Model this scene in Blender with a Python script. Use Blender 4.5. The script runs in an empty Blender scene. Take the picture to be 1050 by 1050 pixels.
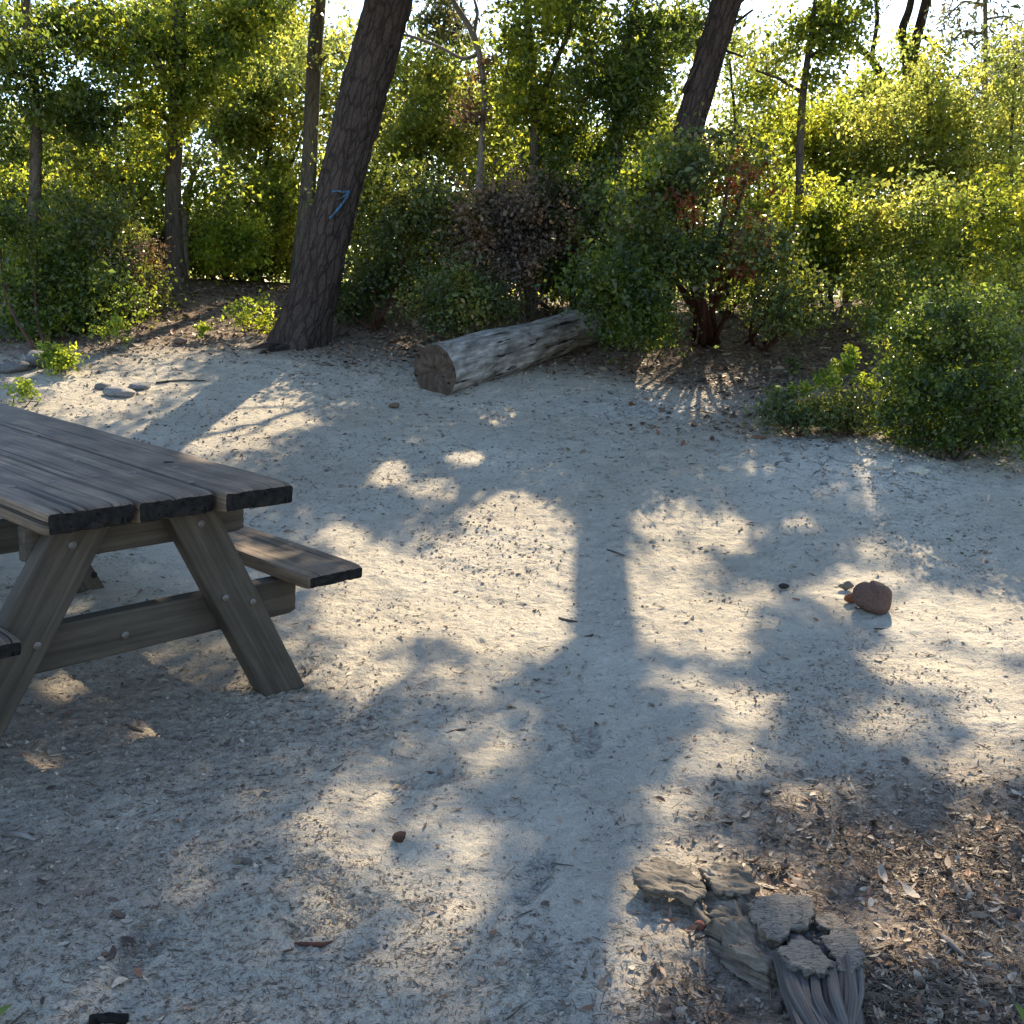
import bpy, bmesh, math, random
import numpy as np
from mathutils import Vector
R = math.radians
scene = bpy.context.scene
COL = scene.collection

# ------------------------------------------------------------------ camera
CAM_H = 1.48
PITCH = R(12.68)
cam_d = bpy.data.cameras.new('camera')
cam = bpy.data.objects.new('camera', cam_d)
COL.objects.link(cam)
cam.location = (0, 0, CAM_H)
cam.rotation_euler = (R(90) - PITCH, 0, 0)
cam_d.sensor_width = 36.0
cam_d.lens = 36.0
cam_d.clip_start = 0.05
cam_d.clip_end = 2000
scene.camera = cam

# ------------------------------------------------------------------ light
SUN_EL = R(38.0)
SUN_AZ = R(17.2)          # to the right of straight ahead
SUNDIR = np.array([math.sin(SUN_AZ) * math.cos(SUN_EL), math.cos(SUN_AZ) * math.cos(SUN_EL), math.sin(SUN_EL)])
world = bpy.data.worlds.new('World')
scene.world = world
world.use_nodes = True
wn = world.node_tree
bg = wn.nodes['Background']
sky = wn.nodes.new('ShaderNodeTexSky')
sky.sky_type = 'NISHITA'
sky.sun_disc = False
sky.sun_elevation = SUN_EL
sky.sun_rotation = SUN_AZ
sky.air_density = 1.0
sky.dust_density = 0.4
sky.ozone_density = 1.5
wn.links.new(sky.outputs[0], bg.inputs[0])
bg.inputs[1].default_value = 0.14
sun_d = bpy.data.lights.new('sun', 'SUN')
sun_d.energy = 5.0
sun_d.angle = R(0.53)
sun_d.color = (1.0, 0.84, 0.60)
sun = bpy.data.objects.new('sun', sun_d)
COL.objects.link(sun)
sun.rotation_euler = Vector(SUNDIR).to_track_quat('Z', 'Y').to_euler()
sun.location = (3, 12, 20)
scene.view_settings.view_transform = 'Standard'
scene.view_settings.look = 'None'
scene.view_settings.exposure = 1.52
scene.view_settings.gamma = 1.0
scene.cycles.use_denoising = True
scene.cycles.max_bounces = 7
scene.cycles.diffuse_bounces = 4
scene.cycles.transmission_bounces = 5
scene.cycles.glossy_bounces = 2
scene.cycles.sample_clamp_indirect = 6

rng = np.random.default_rng(7)
random.seed(7)

# ------------------------------------------------------------------ noise
def _hash(ix, iy, iz, seed):
    h = (ix * 374761393 + iy * 668265263 + iz * 2147483647 + seed * 1274126177) & 0xFFFFFFFF
    h = ((h ^ (h >> 13)) * 1274126177) & 0xFFFFFFFF
    h = ((h ^ (h >> 16)) * 2246822519) & 0xFFFFFFFF
    return ((h ^ (h >> 15)) & 0xFFFFFF) / float(0xFFFFFF) * 2 - 1

def vnoise(P, seed=0):
    P = np.asarray(P, float)
    if P.shape[-1] == 2:
        P = np.concatenate([P, np.zeros(P.shape[:-1] + (1,))], -1)
    I = np.floor(P).astype(np.int64)
    F = P - I
    F = F * F * (3 - 2 * F)
    out = 0
    for dx in (0, 1):
        wx = F[..., 0] if dx else 1 - F[..., 0]
        for dy in (0, 1):
            wy = F[..., 1] if dy else 1 - F[..., 1]
            for dz in (0, 1):
                wz = F[..., 2] if dz else 1 - F[..., 2]
                out = out + wx * wy * wz * _hash(I[..., 0] + dx, I[..., 1] + dy, I[..., 2] + dz, seed)
    return out

def fbm(P, octs=4, seed=0, gain=0.5):
    P = np.asarray(P, float)
    a, s, t = 1.0, 0.0, 0.0
    for o in range(octs):
        s = s + a * vnoise(P * 2 ** o + 17.3 * o, seed + o)
        t += a
        a *= gain
    return s / t

# ------------------------------------------------------------------ terrain shape
def sstep(a, b, x):
    t = np.clip((x - a) / (b - a), 0, 1)
    return t * t * (3 - 2 * t)

MOUND = None
def ground(x, y):
    x = np.asarray(x, float); y = np.asarray(y, float)
    z = -0.077 - 0.058 * np.where(x < 0, np.maximum(x, -4.5), 0) - 0.03 * np.clip(x, 0, 1.2)
    # softplus rise from 3.2 m, easing off past 13 m
    w = 0.35
    def sp(v): return w * np.log1p(np.exp(np.clip(v / w, -30, 30)))
    z = z + 0.165 * (sp(y - 4.75) - sp(y - 12.6)) + 0.02 * sp(np.minimum(y, 60) - 12.6)
    z = z + 0.02 * fbm(np.stack([x * 0.9, y * 0.9], -1), 2, 3) * sstep(3.0, 5, y)
    # low mound of pale cracked clods at the foot of the right-hand shrub
    z = z + 0.10 * np.exp(-(((x - 2.25) / 0.9) ** 2 + ((y - 6.9) / 0.8) ** 2))
    # dip left in front of the stump
    z = z - 0.07 * np.exp(-(((x - 0.47) / 0.10) ** 2 + ((y - 2.02) / 0.16) ** 2))
    return z

_cp, _sp = math.cos(PITCH), math.sin(PITCH)
def ray(px, py):
    a = (px - 525) / 1050.0; b = -(py - 525) / 1050.0
    return np.array([a, _cp + b * _sp, -_sp + b * _cp])
def at(px, py, h=0.0):
    """the point of the ground (raised by h) that this direction from the tripod meets"""
    d = ray(px, py)
    t = 0.8
    while t < 60:
        P = np.array([0, 0, CAM_H]) + d * t
        if P[2] <= ground(P[0], P[1]) + h:
            lo, hi = t - 0.1, t
            for _ in range(18):
                m = (lo + hi) / 2
                P = np.array([0, 0, CAM_H]) + d * m
                if P[2] <= ground(P[0], P[1]) + h: hi = m
                else: lo = m
            return P
        t += 0.1
    return np.array([0, 0, CAM_H]) + d * 20
def atY(px, py, Y):
    d = ray(px, py)
    return np.array([0, 0, CAM_H]) + d * (Y / d[1])
def to_px(P):
    P = np.asarray(P, float)
    dx, dy, dz = P[..., 0], P[..., 1], P[..., 2] - CAM_H
    fw = dy * _cp - dz * _sp; up = dy * _sp + dz * _cp
    return 525 + 1050 * dx / fw, 525 - 1050 * up / fw
def scale_at(Y):   # metres per photo pixel at distance Y
    return Y * 1.02 / 1050.0

# ------------------------------------------------------------------ object helpers
def link(o, parent=None):
    COL.objects.link(o)
    if parent is not None:
        o.parent = parent
    return o
def tag(o, label=None, cat=None, group=None, kind=None):
    if label: o['label'] = label
    if cat: o['category'] = cat
    if group: o['group'] = group
    if kind: o['kind'] = kind
    return o
def empty(name, loc, label, cat, group=None):
    o = bpy.data.objects.new(name, None)
    o.empty_display_size = 0.2
    link(o); o.location = tuple(loc)
    return tag(o, label, cat, group)

class MB:
    def __init__(s):
        s.v = []; s.f = []; s.uv = []; s.n = 0
    def add(s, V, F, UV=None):
        V = np.asarray(V, float)
        s.v.append(V)
        if UV is None: UV = V[:, :2]
        s.uv.append(np.asarray(UV, float))
        s.f.extend([tuple(i + s.n for i in f) for f in F])
        s.n += len(V)
    def tube(s, P, Rr, nseg=8, cap=True, disp=None, uvr=None, seed=0):
        P = np.asarray(P, float); Rr = np.asarray(Rr, float)
        n = len(P)
        T = np.gradient(P, axis=0); T /= np.linalg.norm(T, axis=1)[:, None] + 1e-9
        up = np.array([0.0, 1.0, 0.13]) if abs(T[0][1]) < 0.8 else np.array([1.0, 0.1, 0.0])
        A = np.cross(T, up); A /= np.linalg.norm(A, axis=1)[:, None] + 1e-9
        B = np.cross(A, T)
        L = np.concatenate([[0], np.cumsum(np.linalg.norm(np.diff(P, axis=0), axis=1))])
        th = np.linspace(0, 2 * math.pi, nseg, endpoint=False)
        c, sn = np.cos(th), np.sin(th)
        RR = np.repeat(Rr[:, None], nseg, 1)
        if disp is not None:
            RR = RR + disp(th[None, :].repeat(n, 0), L[:, None].repeat(nseg, 1), RR)
        V = P[:, None, :] + RR[..., None] * (c[None, :, None] * A[:, None, :] + sn[None, :, None] * B[:, None, :])
        ur = uvr if uvr else float(Rr.max())
        UV = np.stack([np.abs(th / math.pi - 1)[None, :].repeat(n, 0) * math.pi * ur, L[:, None].repeat(nseg, 1)], -1)
        F = []
        for i in range(n - 1):
            a = i * nseg; b = a + nseg
            for j in range(nseg):
                k = (j + 1) % nseg
                F.append((a + j, a + k, b + k, b + j))
        if cap:
            F.append(tuple(range(nseg - 1, -1, -1)))
            F.append(tuple((n - 1) * nseg + j for j in range(nseg)))
        s.add(V.reshape(-1, 3), F, UV.reshape(-1, 2))
    def build(s, name, mat, parent=None, smooth=True, loc=None):
        V = np.concatenate(s.v)
        if loc is not None: V = V - np.asarray(loc)
        me = bpy.data.meshes.new(name)
        me.from_pydata(V.tolist(), [], s.f)
        UV = np.concatenate(s.uv)
        ul = me.uv_layers.new(name='UVMap')
        li = np.empty(len(me.loops), dtype=np.int32); me.loops.foreach_get('vertex_index', li)
        ul.data.foreach_set('uv', UV[li].astype(np.float32).ravel())
        me.polygons.foreach_set('use_smooth', [smooth] * len(me.polygons))
        me.materials.append(mat)
        me.update()
        return link(bpy.data.objects.new(name, me), parent)

def np_mesh(name, V, T, mat, parent=None, smooth=False):
    """triangles straight from arrays"""
    me = bpy.data.meshes.new(name)
    V = np.ascontiguousarray(V, dtype=np.float32); T = np.ascontiguousarray(T, dtype=np.int32)
    me.vertices.add(len(V)); me.vertices.foreach_set('co', V.ravel())
    me.loops.add(T.size); me.loops.foreach_set('vertex_index', T.ravel())
    me.polygons.add(len(T))
    me.polygons.foreach_set('loop_start', np.arange(0, T.size, 3, dtype=np.int32))
    me.polygons.foreach_set('loop_total', np.full(len(T), 3, dtype=np.int32))
    if smooth: me.polygons.foreach_set('use_smooth', np.ones(len(T), dtype=bool))
    me.materials.append(mat)
    me.update(calc_edges=True)
    return link(bpy.data.objects.new(name, me), parent)

# ------------------------------------------------------------------ materials
def new_mat(name):
    m = bpy.data.materials.new(name); m.use_nodes = True
    nt = m.node_tree
    return m, nt, nt.nodes, nt.links, nt.nodes['Principled BSDF']
def N(nd, t, **k):
    n = nd.new('ShaderNode' + t)
    for a, b in k.items():
        if a in n.inputs: n.inputs[a].default_value = b
        else: setattr(n, a, b)
    return n
def ramp(nd, ln, src, stops, interp='LINEAR'):
    r = nd.new('ShaderNodeValToRGB'); r.color_ramp.interpolation = interp
    el = r.color_ramp.elements
    while len(el) < len(stops): el.new(0.5)
    for e, (p, c) in zip(el, stops):
        e.position = p; e.color = (c[0], c[1], c[2], 1) if hasattr(c, '__len__') else (c, c, c, 1)
    ln.new(src, r.inputs[0]); return r.outputs[0]
def mixc(nd, ln, f, a, b, mode='MIX'):
    m = nd.new('ShaderNodeMix'); m.data_type = 'RGBA'; m.blend_type = mode
    for i, s in ((0, f), (6, a), (7, b)):
        if hasattr(s, 'is_linked') or hasattr(s, 'links'): ln.new(s, m.inputs[i])
        elif hasattr(s, '__len__'): m.inputs[i].default_value = (*s, 1)
        else: m.inputs[i].default_value = s
    return m.outputs[2]
def mapping(nd, ln, src, sc):
    m = nd.new('ShaderNodeMapping'); m.inputs['Scale'].default_value = sc
    ln.new(src, m.inputs[0]); return m.outputs[0]
def bump(nd, ln, h, strength, dist, p, prev=None):
    b = nd.new('ShaderNodeBump'); b.inputs['Strength'].default_value = strength; b.inputs['Distance'].default_value = dist
    ln.new(h, b.inputs['Height'])
    if prev is not None: ln.new(prev, b.inputs['Normal'])
    if p is not None: ln.new(b.outputs[0], p.inputs['Normal'])
    return b.outputs[0]

def leaf_mat(name, cols, trans, tf=0.45, rough=0.45, spec=0.35):
    """cols: dark..light base colours picked leaf by leaf; trans: colour of light coming through"""
    m, nt, nd, ln, p = new_mat(name)
    g = N(nd, 'NewGeometry')
    c = ramp(nd, ln, g.outputs['Random Per Island'], [(i / (len(cols) - 1), q) for i, q in enumerate(cols)])
    ln.new(c, p.inputs['Base Color'])
    p.inputs['Roughness'].default_value = rough
    p.inputs['Specular IOR Level'].default_value = spec
    t = N(nd, 'BsdfTranslucent')
    mul = mixc(nd, ln, 0.5, c, trans, 'MIX')
    hs = N(nd, 'HueSaturation'); hs.inputs['Value'].default_value = 1.0
    mm = nd.new('ShaderNodeMath'); mm.operation = 'MULTIPLY_ADD'; mm.inputs[1].default_value = 1.1; mm.inputs[2].default_value = 0.4
    ln.new(g.outputs['Random Per Island'], mm.inputs[0]); ln.new(mm.outputs[0], hs.inputs['Value'])
    t2 = mixc(nd, ln, 0.85, c, trans)
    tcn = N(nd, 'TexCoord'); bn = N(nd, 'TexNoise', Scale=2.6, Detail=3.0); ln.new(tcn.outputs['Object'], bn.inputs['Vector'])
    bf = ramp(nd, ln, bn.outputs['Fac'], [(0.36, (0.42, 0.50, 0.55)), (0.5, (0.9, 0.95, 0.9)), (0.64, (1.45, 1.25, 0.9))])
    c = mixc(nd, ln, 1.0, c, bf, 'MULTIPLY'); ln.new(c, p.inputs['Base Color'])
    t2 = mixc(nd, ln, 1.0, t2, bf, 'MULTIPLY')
    ln.new(t2, hs.inputs['Color']); ln.new(hs.outputs[0], t.inputs['Color'])
    mx = N(nd, 'MixShader'); mx.inputs[0].default_value = tf
    ln.new(p.outputs[0], mx.inputs[1]); ln.new(t.outputs[0], mx.inputs[2])
    ln.new(mx.outputs[0], nd['Material Output'].inputs[0])
    return m

def bark_mat(name, dark, light, su=26, sv=5, bs=0.9, bd=0.02):
    m, nt, nd, ln, p = new_mat(name)
    uv = N(nd, 'UVMap')
    v = mapping(nd, ln, uv.outputs[0], (su, sv, 1))
    n0 = N(nd, 'TexNoise', Scale=1.0, Detail=3.0); ln.new(v, n0.inputs['Vector'])
    vd = mixc(nd, ln, 0.55, v, n0.outputs['Color'])
    vo = N(nd, 'TexVoronoi', feature='DISTANCE_TO_EDGE', Scale=1.0); ln.new(vd, vo.inputs['Vector'])
    n1 = N(nd, 'TexNoise', Scale=3.0, Detail=8.0, Roughness=0.7); ln.new(v, n1.inputs['Vector'])
    n2 = N(nd, 'TexNoise', Scale=0.25, Detail=3.0); ln.new(v, n2.inputs['Vector'])
    e = ramp(nd, ln, vo.outputs['Distance'], [(0.0, 0.25), (0.13, 1.0)])
    h = mixc(nd, ln, 0.45, e, n1.outputs['Fac'])
    c1 = ramp(nd, ln, n1.outputs['Fac'], [(0.36, dark), (0.64, light)])
    c2 = mixc(nd, ln, e, [q * 0.35 for q in dark], c1)
    c3 = mixc(nd, ln, ramp(nd, ln, n2.outputs['Fac'], [(0.35, 0.0), (0.7, 0.45)]), c2, [q * 1.15 for q in light])
    ln.new(c3, p.inputs['Base Color']); p.inputs['Roughness'].default_value = 0.92
    p.inputs['Specular IOR Level'].default_value = 0.15
    bump(nd, ln, h, bs, bd, p)
    return m

def wood_mat(name, dark, light, su=70, sv=3.0, bs=0.7, bd=0.004, endpt=None, stain=0.4, crack=1.0, spec=0.2, rough=0.75):
    """weathered timber, grain along v of the UV map"""
    m, nt, nd, ln, p = new_mat(name)
    uv = N(nd, 'UVMap')
    v = mapping(nd, ln, uv.outputs[0], (su, sv, 1))
    w0 = N(nd, 'TexNoise', Scale=0.35, Detail=2.0); ln.new(v, w0.inputs['Vector'])
    vd = mixc(nd, ln, 0.25, v, w0.outputs['Color'])
    n1 = N(nd, 'TexNoise', Scale=1.0, Detail=8.0, Roughness=0.65); ln.new(vd, n1.inputs['Vector'])
    v2 = mapping(nd, ln, uv.outputs[0], (su * 0.45, sv * 0.35, 1))
    n2 = N(nd, 'TexNoise', Scale=1.0, Detail=4.0, Roughness=0.6); ln.new(v2, n2.inputs['Vector'])
    v3 = mapping(nd, ln, uv.outputs[0], (9, 4, 1))
    n3 = N(nd, 'TexNoise', Scale=1.0, Detail=6.0, Roughness=0.6); ln.new(v3, n3.inputs['Vector'])
    c1 = ramp(nd, ln, n1.outputs['Fac'], [(0.30, dark), (0.66, light)])
    c2 = mixc(nd, ln, ramp(nd, ln, n3.outputs['Fac'], [(0.38, stain), (0.62, 0.0)]), c1, [q * 0.8 for q in dark])
    ck = ramp(nd, ln, n2.outputs['Fac'], [(0.355, 0.0), (0.40, 1.0)])
    c3 = mixc(nd, ln, ck, [q * 0.15 for q in dark], c2) if crack else c2
    ln.new(c3, p.inputs['Base Color']); p.inputs['Roughness'].default_value = rough
    p.inputs['Specular IOR Level'].default_value = spec
    h = mixc(nd, ln, 0.5, n1.outputs['Fac'], ck)
    bump(nd, ln, h, bs, bd, p)
    return m

def plain_mat(name, col, rough=0.7, metal=0.0, var=0.25, scale=40, bs=0.3, bd=0.003, spec=0.3):
    m, nt, nd, ln, p = new_mat(name)
    tc = N(nd, 'TexCoord')
    n1 = N(nd, 'TexNoise', Scale=scale, Detail=6.0, Roughness=0.65); ln.new(tc.outputs['Object'], n1.inputs['Vector'])
    c = ramp(nd, ln, n1.outputs['Fac'], [(0.3, [q * (1 - var) for q in col]), (0.7, [min(1, q * (1 + var)) for q in col])])
    ln.new(c, p.inputs['Base Color']); p.inputs['Roughness'].default_value = rough; p.inputs['Metallic'].default_value = metal
    p.inputs['Specular IOR Level'].default_value = spec
    bump(nd, ln, n1.outputs['Fac'], bs, bd, p)
    return m

def litter_mat(name, cols, rough=0.8, tf=0.0):
    m, nt, nd, ln, p = new_mat(name)
    g = N(nd, 'NewGeometry')
    c = ramp(nd, ln, g.outputs['Random Per Island'], [(i / (len(cols) - 1), q) for i, q in enumerate(cols)])
    tc = N(nd, 'TexCoord')
    n1 = N(nd, 'TexNoise', Scale=180.0, Detail=3.0); ln.new(tc.outputs['Object'], n1.inputs['Vector'])
    c2 = mixc(nd, ln, ramp(nd, ln, n1.outputs['Fac'], [(0.35, 0.35), (0.6, 0.0)]), c, (0.05, 0.035, 0.025))
    ln.new(c2, p.inputs['Base Color']); p.inputs['Roughness'].default_value = rough
    p.inputs['Specular IOR Level'].default_value = 0.3
    return m

# ------------------------------------------------------------------ ground
def ground_mat():
    m, nt, nd, ln, p = new_mat('sandy_soil')
    tc = N(nd, 'TexCoord'); P = tc.outputs['Object']
    def noise(sc, det=4.0, ro=0.6, src=P):
        n = N(nd, 'TexNoise', Scale=sc, Detail=det, Roughness=ro); ln.new(src, n.inputs['Vector']); return n
    big = noise(0.7, 4); mid = noise(5.0, 5); fine = noise(38.0, 6, 0.7); grit = noise(170.0, 4, 0.7)
    c = ramp(nd, ln, big.outputs['Fac'], [(0.3, (0.44, 0.385, 0.30)), (0.7, (0.58, 0.525, 0.43))])
    c = mixc(nd, ln, ramp(nd, ln, mid.outputs['Fac'], [(0.35, 0.35), (0.6, 0.0)]), c, (0.37, 0.32, 0.26))
    # dark crumbs of bark and needles trodden into the dust
    vs = mapping(nd, ln, P, (1.0, 1.0, 1.0))
    v1 = N(nd, 'TexVoronoi', Scale=60.0); v1.inputs['Randomness'].default_value = 1.0; ln.new(P, v1.inputs['Vector'])
    crumb = ramp(nd, ln, v1.outputs['Distance'], [(0.16, 1.0), (0.26, 0.0)])
    sel = ramp(nd, ln, noise(14.0, 3).outputs['Fac'], [(0.52, 0.0), (0.66, 0.7)])
    cm = nd.new('ShaderNodeMath'); cm.operation = 'MULTIPLY'; ln.new(crumb, cm.inputs[0]); ln.new(sel, cm.inputs[1])
    c = mixc(nd, ln, cm.outputs[0], c, (0.10, 0.078, 0.06))
    gsel = ramp(nd, ln, fine.outputs['Fac'], [(0.28, 0.5), (0.38, 0.0)])
    c = mixc(nd, ln, gsel, c, (0.17, 0.14, 0.115))
    # litter areas
    a = N(nd, 'Attribute', attribute_name='litter')
    lc = ramp(nd, ln, fine.outputs['Fac'], [(0.30, (0.09, 0.065, 0.047)), (0.5, (0.23, 0.17, 0.125)), (0.7, (0.40, 0.32, 0.25))])
    lm = nd.new('ShaderNodeMath'); lm.operation = 'ADD'; lm.use_clamp = True
    l2 = ramp(nd, ln, mid.outputs['Fac'], [(0.35, 0.0), (0.65, 0.5)])
    lmm = nd.new('ShaderNodeMath'); lmm.operation = 'MULTIPLY'; ln.new(a.outputs['Fac'], lmm.inputs[0]); ln.new(l2, lmm.inputs[1])
    ln.new(a.outputs['Fac'], lm.inputs[0]); ln.new(lmm.outputs[0], lm.inputs[1])
    c = mixc(nd, ln, lm.outputs[0], c, lc)
    # pale cracked clods
    b = N(nd, 'Attribute', attribute_name='clods')
    dn = mixc(nd, ln, 0.35, P, noise(3.0, 5).outputs['Color'])
    v2 = N(nd, 'TexVoronoi', feature='DISTANCE_TO_EDGE', Scale=7.5); ln.new(dn, v2.inputs['Vector'])
    crack0 = ramp(nd, ln, v2.outputs['Distance'], [(0.0, 0.0), (0.05, 1.0)])
    crack = mixc(nd, ln, ramp(nd, ln, mid.outputs['Fac'], [(0.42, 1.0), (0.58, 0.0)]), crack0, (1, 1, 1))
    pale = mixc(nd, ln, crack, (0.13, 0.10, 0.08), (0.56, 0.53, 0.46))
    c = mixc(nd, ln, b.outputs['Fac'], c, pale)
    ln.new(c, p.inputs['Base Color']); p.inputs['Roughness'].default_value = 0.95
    p.inputs['Specular IOR Level'].default_value = 0.12
    h1 = mixc(nd, ln, 0.5, fine.outputs['Fac'], grit.outputs['Fac'])
    n0 = bump(nd, ln, h1, 0.95, 0.03, None)
    cr = mixc(nd, ln, b.outputs['Fac'], (1, 1, 1), crack)
    n1 = bump(nd, ln, cr, 0.8, 0.03, None, n0)
    m2 = noise(16.0, 5, .65)
    n2 = bump(nd, ln, m2.outputs['Fac'], 0.8, 0.045, None, n1)
    bump(nd, ln, mid.outputs['Fac'], 0.7, 0.08, p, n2)
    return m

def micro(P2):
    churn = 0.5 + 0.5 * fbm(P2 * 1.7, 2, 5)
    warp = P2 + 0.03 * np.stack([fbm(P2 * 6, 2, 15), fbm(P2 * 6, 2, 16)], -1)
    ridg = np.abs(fbm(warp * np.array([16, 24]), 3, 12))
    return 0.013 * fbm(P2 * 7, 3, 11) + churn * (0.024 * (0.35 - ridg)) + 0.0045 * fbm(P2 * 45, 2, 17) - 0.010 * churn * np.maximum(0, fbm(P2 * 15, 2, 14))
def litter_amount(x, y):
    px, py = to_px(np.stack([x, y, ground(x, y)], -1))
    a = 0.75 * sstep(0.25, 0.9, x + 0.35 * (2.6 - y)) * (1 - sstep(2.4, 3.3, y - 0.2 * x))       # leaf drift at lower right
    edge = 9.2 - 0.9 * sstep(0.5, 2.2, x) * (x > 0) + 0.5 * fbm(np.stack([x, y], -1) * 0.8, 2, 31)
    edge = edge - 0.6 * sstep(-2.2, -4.0, x)
    a = np.maximum(a, 0.9 * sstep(edge - 0.5, edge + 0.9, y))
    a = np.maximum(a, 0.8 * np.exp(-(((x - 3.0) / 1.5) ** 2 + ((y - 8.1) / 0.75) ** 2)))            # under the right shrub
    a = np.maximum(a, 0.55 * np.exp(-(((x + 1.45) / 0.6) ** 2 + ((y - 3.25) / 0.6) ** 2)))         # under the table
    a = np.maximum(a, 0.5 * np.exp(-(((x + 1.3) / 0.4) ** 2 + ((y - 2.35) / 0.3) ** 2)))
    return np.clip(a, 0, 1)

def build_ground():
    def seq(*spans):
        o = []
        for a, b, s in spans: o += list(np.arange(a, b - 1e-6, s))
        o.append(spans[-1][1]); return np.array(o)
    ys = seq((-300, -20, 70), (-20, 0, 2.5), (0, 1.4, 0.1), (1.4, 3.6, 0.0105), (3.6, 6, 0.021), (6, 12, 0.055), (12, 20, 0.3), (20, 60, 4), (60, 400, 80))
    half = seq((0, 1.7, 0.0125), (1.7, 3.6, 0.03), (3.6, 9, 0.12), (9, 21, 1.0), (21, 61, 8), (61, 400, 85))
    xs = np.concatenate([-half[::-1][:-1], half])
    X, Y = np.meshgrid(xs, ys)
    Z = ground(X, Y)
    P2 = np.stack([X, Y], -1)
    fade = (1 - sstep(9, 13, np.abs(X) + 0 * Y)) * (1 - sstep(12, 16, Y)) * sstep(0, 1.2, Y)
    churn = 0.55 + 0.45 * fbm(P2 * 1.7, 2, 5)
    Z = Z + fade * micro(P2)
    Zs = None
    # a few shoe prints with ridged soles
    for (qx, qy, ang, ln_) in ((150, 965, 1.5, .28), (345, 940, 0.6, .28), (330, 900, 2.2, .27), (545, 900, 1.2, .28), (560, 1000, 1.7, .28), (440, 800, 0.4, .27), (600, 760, 1.4, .27), (300, 690, 1.0, .27), (500, 660, 1.3, .28)):
        c = at(qx, qy)
        u = (X - c[0]) * math.cos(ang) + (Y - c[1]) * math.sin(ang)
        v = -(X - c[0]) * math.sin(ang) + (Y - c[1]) * math.cos(ang)
        hw = 0.045 * (1 + 0.25 * np.cos((u / ln_) * 7))
        inside = (1 - sstep(ln_ / 2 - .02, ln_ / 2, np.abs(u))) * (1 - sstep(hw - .008, hw + .006, np.abs(v)))
        rim = np.exp(-((np.abs(v) - hw) / .012) ** 2) * (np.abs(u) < ln_ / 2)
        Z = Z + inside * (-0.010 + 0.005 * np.sign(np.sin(u * 2 * math.pi / 0.024 + 3 * np.abs(v) / .03))) + 0.003 * rim
    nx, ny = len(xs), len(ys)
    V = np.stack([X, Y, Z], -1).reshape(-1, 3)
    i = np.arange(ny - 1)[:, None] * nx + np.arange(nx - 1)[None, :]
    i = i.ravel()
    T = np.concatenate([np.stack([i, i + 1, i + nx + 1], -1), np.stack([i, i + nx + 1, i + nx], -1)])
    o = np_mesh('ground', V, T, ground_mat(), smooth=True)
    me = o.data
    li = litter_amount(X, Y).ravel()
    cl = np.clip(1.5 * np.exp(-(((X - 2.2) / 0.85) ** 2 + ((Y - 6.75) / 0.65) ** 2)) - 0.25 + 0.3 * fbm(P2 * 4, 3, 9), 0, 1).ravel()
    cl2 = np.clip(1.2 * np.exp(-(((X - 1.1) / 0.8) ** 2 + ((Y - 8.3) / 0.4) ** 2)) - 0.35 + 0.3 * fbm(P2 * 4, 3, 19), 0, 1).ravel()
    for nm, arr in (('litter', li), ('clods', np.maximum(cl, cl2 * .8))):
        at_ = me.attributes.new(nm, 'FLOAT', 'POINT'); at_.data.foreach_set('value', arr.astype(np.float32))
    tag(o, 'pale trodden sandy soil of the clearing', kind='structure')
    return o
build_ground()

# ------------------------------------------------------------------ leaves
def rand_dirs(n):
    v = rng.normal(size=(n, 3)); return v / np.linalg.norm(v, axis=1)[:, None]
def leaf_arrays(Cn, size, aspect=0.55, upb=0.4, along=None, jit=0.36, fold=0.18):
    """rhombic folded leaves; Cn centres; along: optional preferred direction per leaf"""
    n = len(Cn)
    s = size * np.clip(1.02 + jit * rng.normal(size=n), .35, 1.9)
    d = rand_dirs(n)
    if along is not None: d = d * 0.7 + along; d /= np.linalg.norm(d, axis=1)[:, None]
    nn = rand_dirs(n) + np.array([0, 0, upb])
    w = np.cross(nn, d); w /= np.linalg.norm(w, axis=1)[:, None] + 1e-9
    nn = np.cross(d, w)
    a = Cn - d * (s / 2)[:, None]; b = Cn + d * (s / 2)[:, None] - nn * (s * 0.1)[:, None]
    mid = Cn + d * (s * -0.05)[:, None]
    l = mid + w * (s * aspect / 2)[:, None] + nn * (s * fold)[:, None]
    r = mid - w * (s * aspect / 2)[:, None] + nn * (s * fold)[:, None]
    V = np.stack([a, l, b, r], 1).reshape(-1, 3)
    k = np.arange(n) * 4
    T = np.stack([np.stack([k, k + 2, k + 1], -1), np.stack([k, k + 3, k + 2], -1)], 1).reshape(-1, 3)
    return V, T
def leaf_obj(name, V, T, mat, parent):
    return np_mesh(name, V, T, mat, parent)

# leaf + bark materials
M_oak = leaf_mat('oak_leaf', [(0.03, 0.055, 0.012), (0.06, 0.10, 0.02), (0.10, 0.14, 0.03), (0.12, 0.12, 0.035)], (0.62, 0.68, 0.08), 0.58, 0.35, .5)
M_oak_y = leaf_mat('sun_tinted_leaf', [(0.04, 0.07, 0.015), (0.09, 0.13, 0.025), (0.13, 0.17, 0.035), (0.17, 0.17, 0.05)], (0.62, 0.66, 0.15), 0.56, 0.35, .5)  # lighter oak leaf, with sunlight put into its colour
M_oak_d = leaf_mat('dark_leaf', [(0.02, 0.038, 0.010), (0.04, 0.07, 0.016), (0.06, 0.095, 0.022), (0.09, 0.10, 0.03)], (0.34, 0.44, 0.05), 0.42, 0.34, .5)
M_manz = leaf_mat('manzanita_leaf', [(0.035, 0.05, 0.018), (0.07, 0.095, 0.032), (0.075, 0.11, 0.035), (0.11, 0.14, 0.05), (0.12, 0.085, 0.05)], (0.36, 0.42, 0.05), 0.34, 0.38, .5)
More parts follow.
